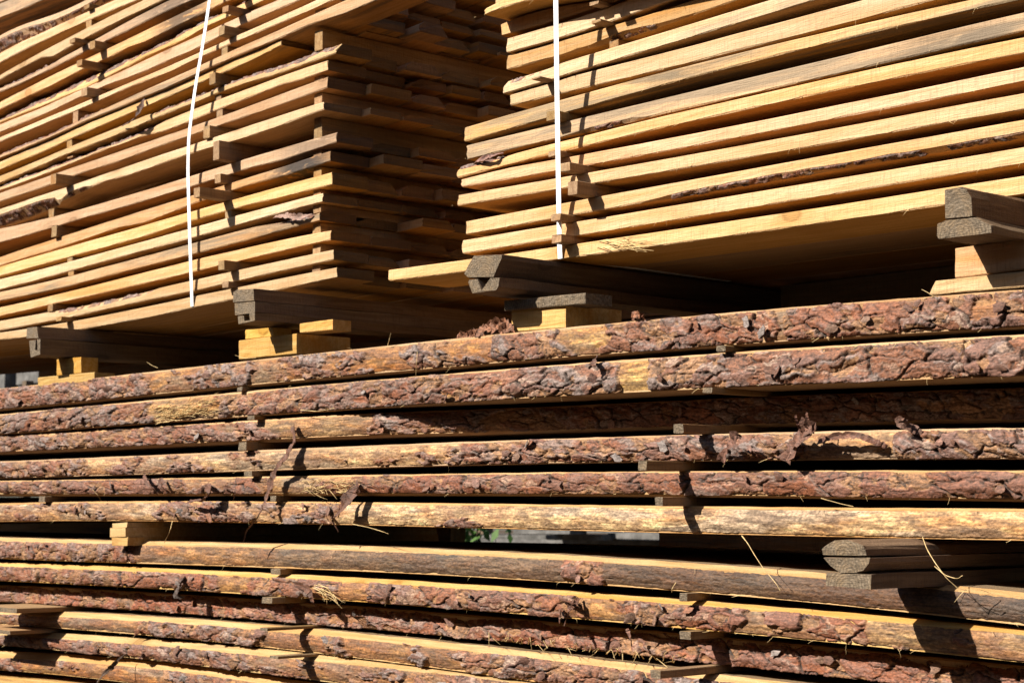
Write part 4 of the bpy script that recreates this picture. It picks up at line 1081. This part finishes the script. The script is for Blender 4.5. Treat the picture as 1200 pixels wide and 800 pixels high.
for d in SLAB:
    o, og, i = slab_obj[d['n']]
    Xs, pxc, fy, zlo, zhi, mm = d['surf']
    cand = np.where((pxc > 5) & (pxc < 1195) & (mm[:, 17] > 0.8))[0]
    if len(cand) < 30: continue
    nfl = 6 if d['n'] == 'A' else 13
    for j in range(nfl):
        k = int(nrg.choice(cand)); v = nrg.uniform(0.15, 0.9)
        z = zlo[k] + (zhi[k] - zlo[k]) * v
        f = put('bark_flake', flake_mesh[nrg.randint(6)], None, parent=o)
        f.location = (Xs[k] - og[0], fy[k] - 0.0115 - og[1], z - og[2])
        f.rotation_euler = (nrg.uniform(-0.7, 0.5), nrg.uniform(-0.9, 0.9), nrg.uniform(-0.6, 0.6))
        s = nrg.uniform(0.4, 0.95); f.scale = (s, s, s)
    # torn fibres at the lips
    anch = []
    ok = np.where((pxc > -10) & (pxc < 1210))[0]
    for j in range(60 if d['n'] in 'BCDE1' else 34):
        k = int(nrg.choice(ok)); hi = nrg.rand() < 0.45
        anch.append((Xs[k], fy[k] - 0.002, (zhi[k] - 0.001) if hi else (zlo[k] + 0.001)))
    fibres('wood_fibres', anch, o, og, 700 + i, length=(0.004, 0.018), width=0.00045)

def shred(n, pts, widths, col=(0.17, 0.075, 0.045), seed=0, twist=1.0, mat=None, name='bark_shred'):
    o, og, i = slab_obj[n]
    P = [unproj(px, py, y) for px, py, y in pts]
    return ribbon(name, P, widths, mat or M['bark'], o, og, col=col, seed=seed, twist=twist)
shred('3', [(343,498,-.006),(345,515,-.02),(336,532,-.035),(322,550,-.03),(317,566,-.025),(311,586,-.03),(302,605,-.04),(289,620,-.05),(285.5,634,-.05)], [.018,.022,.028,.016,.018,.010,.008,.007,.003], seed=1)
shred('5', [(419,566,-.01),(412,575,-.03),(404,590,-.04),(392,603,-.03),(389,610,-.025),(396,623,-.03)], [.020,.030,.028,.014,.014,.004], seed=2)
shred('5', [(416,567,-.01),(401,585,-.03),(396,606,-.03)], [.006,.012,.004], seed=22)
shred('5', [(381,602,-.02),(384,610,-.025),(392,614,-.03)], [.002,.003,.002], seed=12)
shred('4', [(920,541,-.008),(930,520,-.02),(940,504,-.05),(950,499,-.065),(954,504,-.05)], [.022,.034,.034,.024,.010], col=(.24,.12,.085), seed=3, twist=.4)
shred('4', [(942,506,-.04),(934,496,-.05),(932,486,-.05)], [.008,.006,.003], col=(.26,.12,.08), seed=4)
shred('4', [(946,504,-.05),(946,492,-.055),(945,483,-.055)], [.010,.007,.003], col=(.26,.12,.08), seed=5)
shred('4', [(958,517,-.012),(980,510,-.03),(1005,509,-.03),(1028,518,-.02),(1040,524,-.01)], [.010,.012,.009,.010,.006], col=(.22,.10,.065), seed=6, twist=.3)
shred('4', [(1051,489,-.035),(1060,497,-.03),(1075,505,-.012),(1081,508,-.008)], [.012,.016,.014,.004], col=(.27,.15,.11), seed=7, twist=.2)
shred('4', [(845,541,-.008),(852,525,-.03),(860,512,-.05),(868,510,-.045)], [.014,.020,.018,.006], col=(.22,.11,.08), seed=8, twist=.4)
shred('4', [(168,556,-.01),(172,565,-.03),(180,574,-.03),(184,580,-.02)], [.012,.012,.008,.003], seed=9)
shred('5', [(189,559,-.012),(187,568,-.03),(193,575,-.03),(199,577,-.02)], [.010,.014,.010,.004], seed=10)
shred('5', [(242,566,-.01),(246,575,-.035),(238,585,-.035),(224,587,-.03),(219,588,-.02)], [.014,.02,.018,.012,.004], seed=11)
shred('5', [(262,570,-.01),(268,571,-.03),(276,576,-.03),(274,584,-.02)], [.006,.008,.006,.003], seed=13)
shred('1', [(697,419,-.01),(694,426,-.03),(690,432,-.035)], [.016,.014,.006], col=(.16,.08,.055), seed=14)
shred('1', [(744,374,.0),(742,368,-.012),(750,369,-.012),(756,375,-.004)], [.010,.016,.014,.006], col=(.34,.14,.07), seed=15)
shred('B', [(676,704,-.008),(668,712,-.03),(664,722,-.035),(661,733,-.04)], [.008,.012,.006,.003], seed=16)
shred('B', [(679,700,-.006),(672,706,-.03),(662,703,-.02),(655,700,-.012)], [.008,.012,.008,.004], seed=17)
shred('B', [(656,712,-.01),(656,722,-.03),(655,730,-.03)], [.006,.006,.003], seed=18)
shred('B', [(213,677,-.01),(209,690,-.03),(205,699,-.03),(216,699,-.02)], [.022,.024,.016,.006], col=(.10,.06,.045), seed=19)
shred('B', [(345,684,-.01),(362,690,-.03),(365,704,-.03),(370,710,-.02)], [.010,.016,.010,.004], seed=20)
shred('B', [(735,736,-.0),(738,745,.0),(740,757,.0)], [.010,.006,.003], col=(.25,.12,.08), seed=21)
shred('D', [(113,800,-.03),(120,790,-.05),(131,781,-.05),(138,772,-.035),(146,766,-.01)], [.012,.010,.012,.006,.003], col=(.11,.07,.05), seed=23)
# thin wood fibres hanging and lying about
def strand(n, pts, w, seed, col=None):
    w = w * 0.42
    return shred(n, pts, [w, w * .9, w * .6, w * .3], seed=seed, mat=M['fibre'], col=None, name='wood_strand', twist=.5)
strand('6', [(869,627,-.01),(876,636,-.02),(883,648,-.03),(892,662,-.05),(899,672,-.06)], .0035, 31)
strand('6', [(1081,629,-.01),(1086,643,-.04),(1095,658,-.05),(1108,676,-.06),(1122,689,-.05)], .0032, 32)
strand('6', [(1095,663,-.05),(1108,674,-.06),(1122,678,-.07),(1128,674,-.07)], .0026, 33)
strand('6', [(1122,689,-.05),(1132,691,-.04),(1148,690,-.03),(1166,697,-.01)], .0022, 34)
strand('6', [(202,610,-.008),(199,622,-.03),(192,636,-.02)], .0035, 35)
strand('A', [(192,640,-.006),(182,636,-.012),(174,634,-.014)], .002, 36)
strand('6', [(410,613,-.01),(430,617,-.03),(447,622,-.04),(455,625,-.04)], .0032, 37)
strand('6', [(118,586,-.008),(114,579,-.02),(108,573,-.02)], .0028, 38)
strand('6', [(1000,593,-.01),(985,590,-.02),(962,583,-.02)], .0025, 39)
strand('1', [(454,405,-.006),(456,398,-.012),(458,390,-.012)], .003, 40)
strand('1', [(489,412,-.012),(488,425,-.014),(487,440,-.014)], .003, 41)
strand('1', [(185,431,-.004),(178,428,-.012),(172,424,-.014)], .003, 42)
strand('1', [(1095,348,-.004),(1088,343,-.01),(1080,339,-.01)], .003, 43)
strand('1', [(300,419,-.004),(287,420,-.02),(276,416,-.02)], .003, 44)
strand('2', [(352,480,-.01),(372,482,-.02),(392,478,-.02)], .003, 45)
strand('A', [(900,672,-.006),(910,684,-.012),(914,692,-.012)], .0025, 46)
strand('A', [(792,682,-.012),(787,690,-.014),(787,694,-.012)], .0025, 47)
for k in range(34):                                   # tangle of torn fibres along the set-back slab
    px = 575 + k * 6.6 + nrg.uniform(-4, 4); py = 745 + (px - 575) * 0.125
    strand('C', [(px, py + 4, .03), (px + nrg.uniform(-6, 6), py + nrg.uniform(-8, 4), .01), (px + nrg.uniform(-12, 12), py + nrg.uniform(-10, 14), -.01)], nrg.uniform(.0016, .003), 60 + k)
for k in range(9):
    px = 364 + nrg.uniform(-6, 12); py = 690 + nrg.uniform(-8, 4)
    strand('B', [(px, py, -.008), (px + nrg.uniform(5, 20), py + nrg.uniform(2, 10), -.03), (px + nrg.uniform(8, 34), py + nrg.uniform(6, 22), -.035)], nrg.uniform(.0016, .003), 110 + k)
for k in range(70):                                   # fibrous torn wood on the second slab at left
    px = 178 + nrg.uniform(0, 62); py = 488 - (px - 178) * 0.16 + nrg.uniform(-9, 10)
    strand('2', [(px, py, -.004), (px + 9, py - 4 + nrg.uniform(-3, 3), -.012), (px + nrg.uniform(12, 26), py - 5 + nrg.uniform(-7, 5), -.016)], nrg.uniform(.0012, .0032), 140 + k)
for k in range(40):                                   # torn wood on slab five
    px = 355 + nrg.uniform(-4, 50); py = 570 + nrg.uniform(-8, 9)
    strand('5', [(px, py, -.004), (px + 7, py + nrg.uniform(-5, 5), -.014), (px + nrg.uniform(8, 20), py + nrg.uniform(-10, 10), -.018)], nrg.uniform(.0012, .0030), 230 + k)

# frayed splinters on the lowest board of the right stack
o1, R1, xa1, xb1 = packR[0]
for k in range(22):
    px = 706 + nrg.uniform(-12, 30); py = 287 - (px - 706) * 0.12 + nrg.uniform(-6, 8)
    pts = [unproj(px, py, YP - 0.004), unproj(px + nrg.uniform(5, 18), py + nrg.uniform(-4, 5), YP - 0.02), unproj(px + nrg.uniform(14, 52), py + nrg.uniform(-4, 10), YP - 0.02)]
    ribbon('splinter', pts, [.0016, .0014, .0005], M['fibre'], o1, tuple(o1.location), seed=k, twist=.9, thick=.0004)
# bark chips lying on the topmost slab
for k in range(9):
    px = 545 + k * 6 + nrg.uniform(-3, 3); base = 389.5 - (px - 600) * 0.11
    y = nrg.uniform(.0, .03)
    h = 12 * math.exp(-((k - 5.5) / 2.6) ** 2) + 3
    P = [unproj(px - 8, base, y), unproj(px - 2, base - h * .8, y), unproj(px + 5, base - h, y), unproj(px + 10, base - 1, y)]
    og = tuple(P[0])
    rb = ribbon('bark_scrap', P, [.008, .02, .018, .006], M['bark'], None, og, col=(.34, .15, .08), seed=k + 5, twist=.6)
    rb.location = og
    rb['label'] = '%s scrap from the left in the red-brown bark heap beside the centre block' % (['first'] + ORD[1:])[k]; rb['category'] = 'bark scrap'; rb['group'] = 'bark scraps on the topmost slab'
# shaving curled down over the left stack
ribbon('bark_shred', [unproj(168, 116, YP - .01), unproj(164, 128, YP - .035), unproj(156, 140, YP - .035), unproj(143, 148, YP - .01)], [.008, .016, .014, .003], M['bark'], packL[13][0], tuple(packL[13][0].location), col=(.11, .05, .03), seed=3)
ribbon('bark_shred', [unproj(321, 254, YP - .006), unproj(335, 252, YP - .02), unproj(350, 255, YP - .02), unproj(366, 251, YP - .008)], [.008, .014, .014, .004], M['bark'], packL[3][0], tuple(packL[3][0].location), col=(.42, .27, .22), seed=4)
ribbon('bark_shred', [unproj(556, 190, YP - .004), unproj(566, 185, YP - .02), unproj(576, 182, YP - .02), unproj(590, 179, YP - .006)], [.006, .010, .009, .003], M['bark'], packR[5][0], tuple(packR[5][0].location), col=(.33, .18, .15), seed=5)

# ================================================================== added stacks, behind and across the lane, that block sky light
def plain_stack(x0, x1, y0, y1, z0, z1, th, gap, label, group, skip=None, split=1):
    z = z0; k = 0; last = None
    while z < z1:
        t = th if not (skip and skip[0] < z + th and z < skip[1]) else 0
        if t == 0:
            z = skip[1]; continue
        for q in range(split):
            a = x0 + (x1 - x0) * q / split; b = x0 + (x1 - x0) * (q + 1) / split - 0.02
            jx = rng.uniform(-.04, .04); og = (0.5 * (a + b) + jx, y0 + rng.uniform(-.01, .01), z)
            me = PLAIN.get((split, q, th, x0))
            if me is None:
                xs = np.linspace(a, b, 6) - 0.5 * (a + b)
                me = ring_mesh('sawn_board', board_rings(xs, np.full(6, th), np.zeros(6), 0.0, y1 - y0, 31 + q, rough=0.6), (0, 0, 0))
                PLAIN[(split, q, th, x0)] = me
            put('sawn_board', me, [M['wood']], origin=og, label=label, cat='board', group=group, weather=rng.uniform(.1, .6))
        z += th + gap
PLAIN = {}
xg0 = px_to_x(48, 1.25, 450); SLOT = (CAM_Z - 0.105, CAM_Z - 0.012)
plain_stack(xg0, 0.6, 1.25, 2.1, 0.06, 2.3, 0.055, 0.006, 'dim board of the further stack, behind the dark gaps', 'boards of the stack behind', skip=SLOT)
for px0, px1, nm in ((-80, 300, 'left'), (300, 528, 'middle'), (772, 1000, 'right'), (1000, 1400, 'outer right')):  # boards added to close the slot against light from behind
    a = px_to_x(px0, 1.25, 620); b = px_to_x(px1, 1.25, 620); og = (0.5 * (a + b), 1.25, SLOT[0])
    put('sawn_board', box_mesh('sawn_board', (a, 1.25, SLOT[0] - 0.02), (b, 1.31, SLOT[1] + 0.03), og, jit=.002, seed=px0 + 200), [M['wood']], origin=og,
        label='dim %s board laid in the wide slot of the further stack' % nm, cat='board', group='boards in the slot of the stack behind', weather=.4)
plain_stack(-24.0, 12.0, -7.1, -5.9, 0.10, 4.1, 0.14, 0.02, 'board of the stack across the lane, behind the photographer', 'boards of the stack across the lane', split=3)
for xb_ in (-23, -18, -13.5, -11, -6, -1.5, 1.5, 6, 11):
    og = (xb_, -7.1, 0)
    put('ground_bearer', box_mesh('ground_bearer', (xb_ - .06, -7.1, -.02), (xb_ + .06, -5.9, .10), og, jit=.004, seed=3), [M['old']], origin=og,
        label='timber under the stack across the lane, behind the photographer', cat='bearer', group='timbers under the stack across the lane')
for xb_ in (xg0 + .3, -3.2, -1.6, 0.2):
    og = (xb_, 1.25, 0)
    put('ground_bearer', box_mesh('ground_bearer', (xb_ - .06, 1.25, -.004), (xb_ + .06, 2.1, .06), og, jit=.004, seed=3), [M['old']], origin=og,
        label='timber on the ground under the further stack, hidden from view', cat='bearer', group='timbers under the further stack')

# ================================================================== what shows through the gaps behind the stacks
YBK = 5.6
BKP = [(570, 690, 611, 617.5, .1, 'upper'), (602, 668, 618.5, 625, 0.0, 'pale upper'), (556, 640, 626.5, 630, -.1, 'thin low'), (636, 790, 619, 623.5, .35, 'long upper'), (640, 705, 626, 632, .2, 'low'), (712, 790, 625, 631, .3, 'right low'),
       (540, 800, 633, 660, .5, 'bottom broad'), (-80, 6, 425, 470, 0.2, 'tall left'), (10, 60, 425, 452, 0.3, 'upper left'), (8, 50, 453, 470, 0.0, 'wide left')]
for k, (px0, px1, py0, py1, dy, wd_) in enumerate(BKP):
    A = unproj(px0, py1, YBK + dy); B = unproj(px1, py0, YBK + dy)
    x0, x1, z0, z1 = A[0], B[0], A[2], B[2]
    og = (x0, YBK + dy, z0)
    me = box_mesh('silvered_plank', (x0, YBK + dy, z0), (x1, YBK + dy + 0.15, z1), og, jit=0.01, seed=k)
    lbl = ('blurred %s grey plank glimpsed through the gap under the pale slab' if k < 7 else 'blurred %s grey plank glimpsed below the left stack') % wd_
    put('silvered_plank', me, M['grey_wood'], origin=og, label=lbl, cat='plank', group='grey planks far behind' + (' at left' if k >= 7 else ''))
    # posts that carry it
    if k in (6, 9):
        for sd_, xx in (('left', x0 + 0.05), ('right', x1 - 0.05)):
            og2 = (xx, YBK + dy + 0.2, 0)
            put('post', box_mesh('post', (xx - 0.04, YBK + dy + 0.15, -0.01), (xx + 0.04, YBK + dy + 0.23, z1 + 0.1), og2, jit=0.004, seed=k), M['stem'], origin=og2,
                label='dark %s post carrying the grey planks far behind' % sd_ + (' below the left stack' if k == 9 else ' the slab gap'), cat='post', group='posts behind the stacks' + (' at left' if k == 9 else ''))
shr = put('shrub', None, [], label='small green leafy shrub seen through the gap under the pale slab', cat='shrub')
sc = unproj(548, 626, 4.6); shr.location = (sc[0], sc[1], 0)
V = []; F = []
rs = np.random.RandomState(3)
for k in range(420):
    p = np.array([rs.randn() * 0.10, rs.randn() * 0.12, 0.35 + 0.55 * rs.rand() + 0.05 * rs.randn()])
    a = rs.randn(3); a /= np.linalg.norm(a); b = np.cross(a, rs.randn(3)); b /= np.linalg.norm(b); L = 0.03 + 0.02 * rs.rand()
    i0 = len(V); V += [p - a * L, p + b * L * .45, p + a * L, p - b * L * .45]; F.append((i0, i0 + 1, i0 + 2, i0 + 3))
put('foliage', fast_mesh('foliage', V, F), M['leaf'], parent=shr, kind='stuff')
for k in range(5):
    a = k * 1.3
    pts = np.array([[0, 0, 0], [0.03 * math.cos(a), 0.03 * math.sin(a), 0.4], [0.12 * math.cos(a), 0.12 * math.sin(a), 0.85]])
    ribbon('stem', pts, [.012, .009, .004], M['stem'], shr, (0, 0, 0), seed=k, thick=.006)
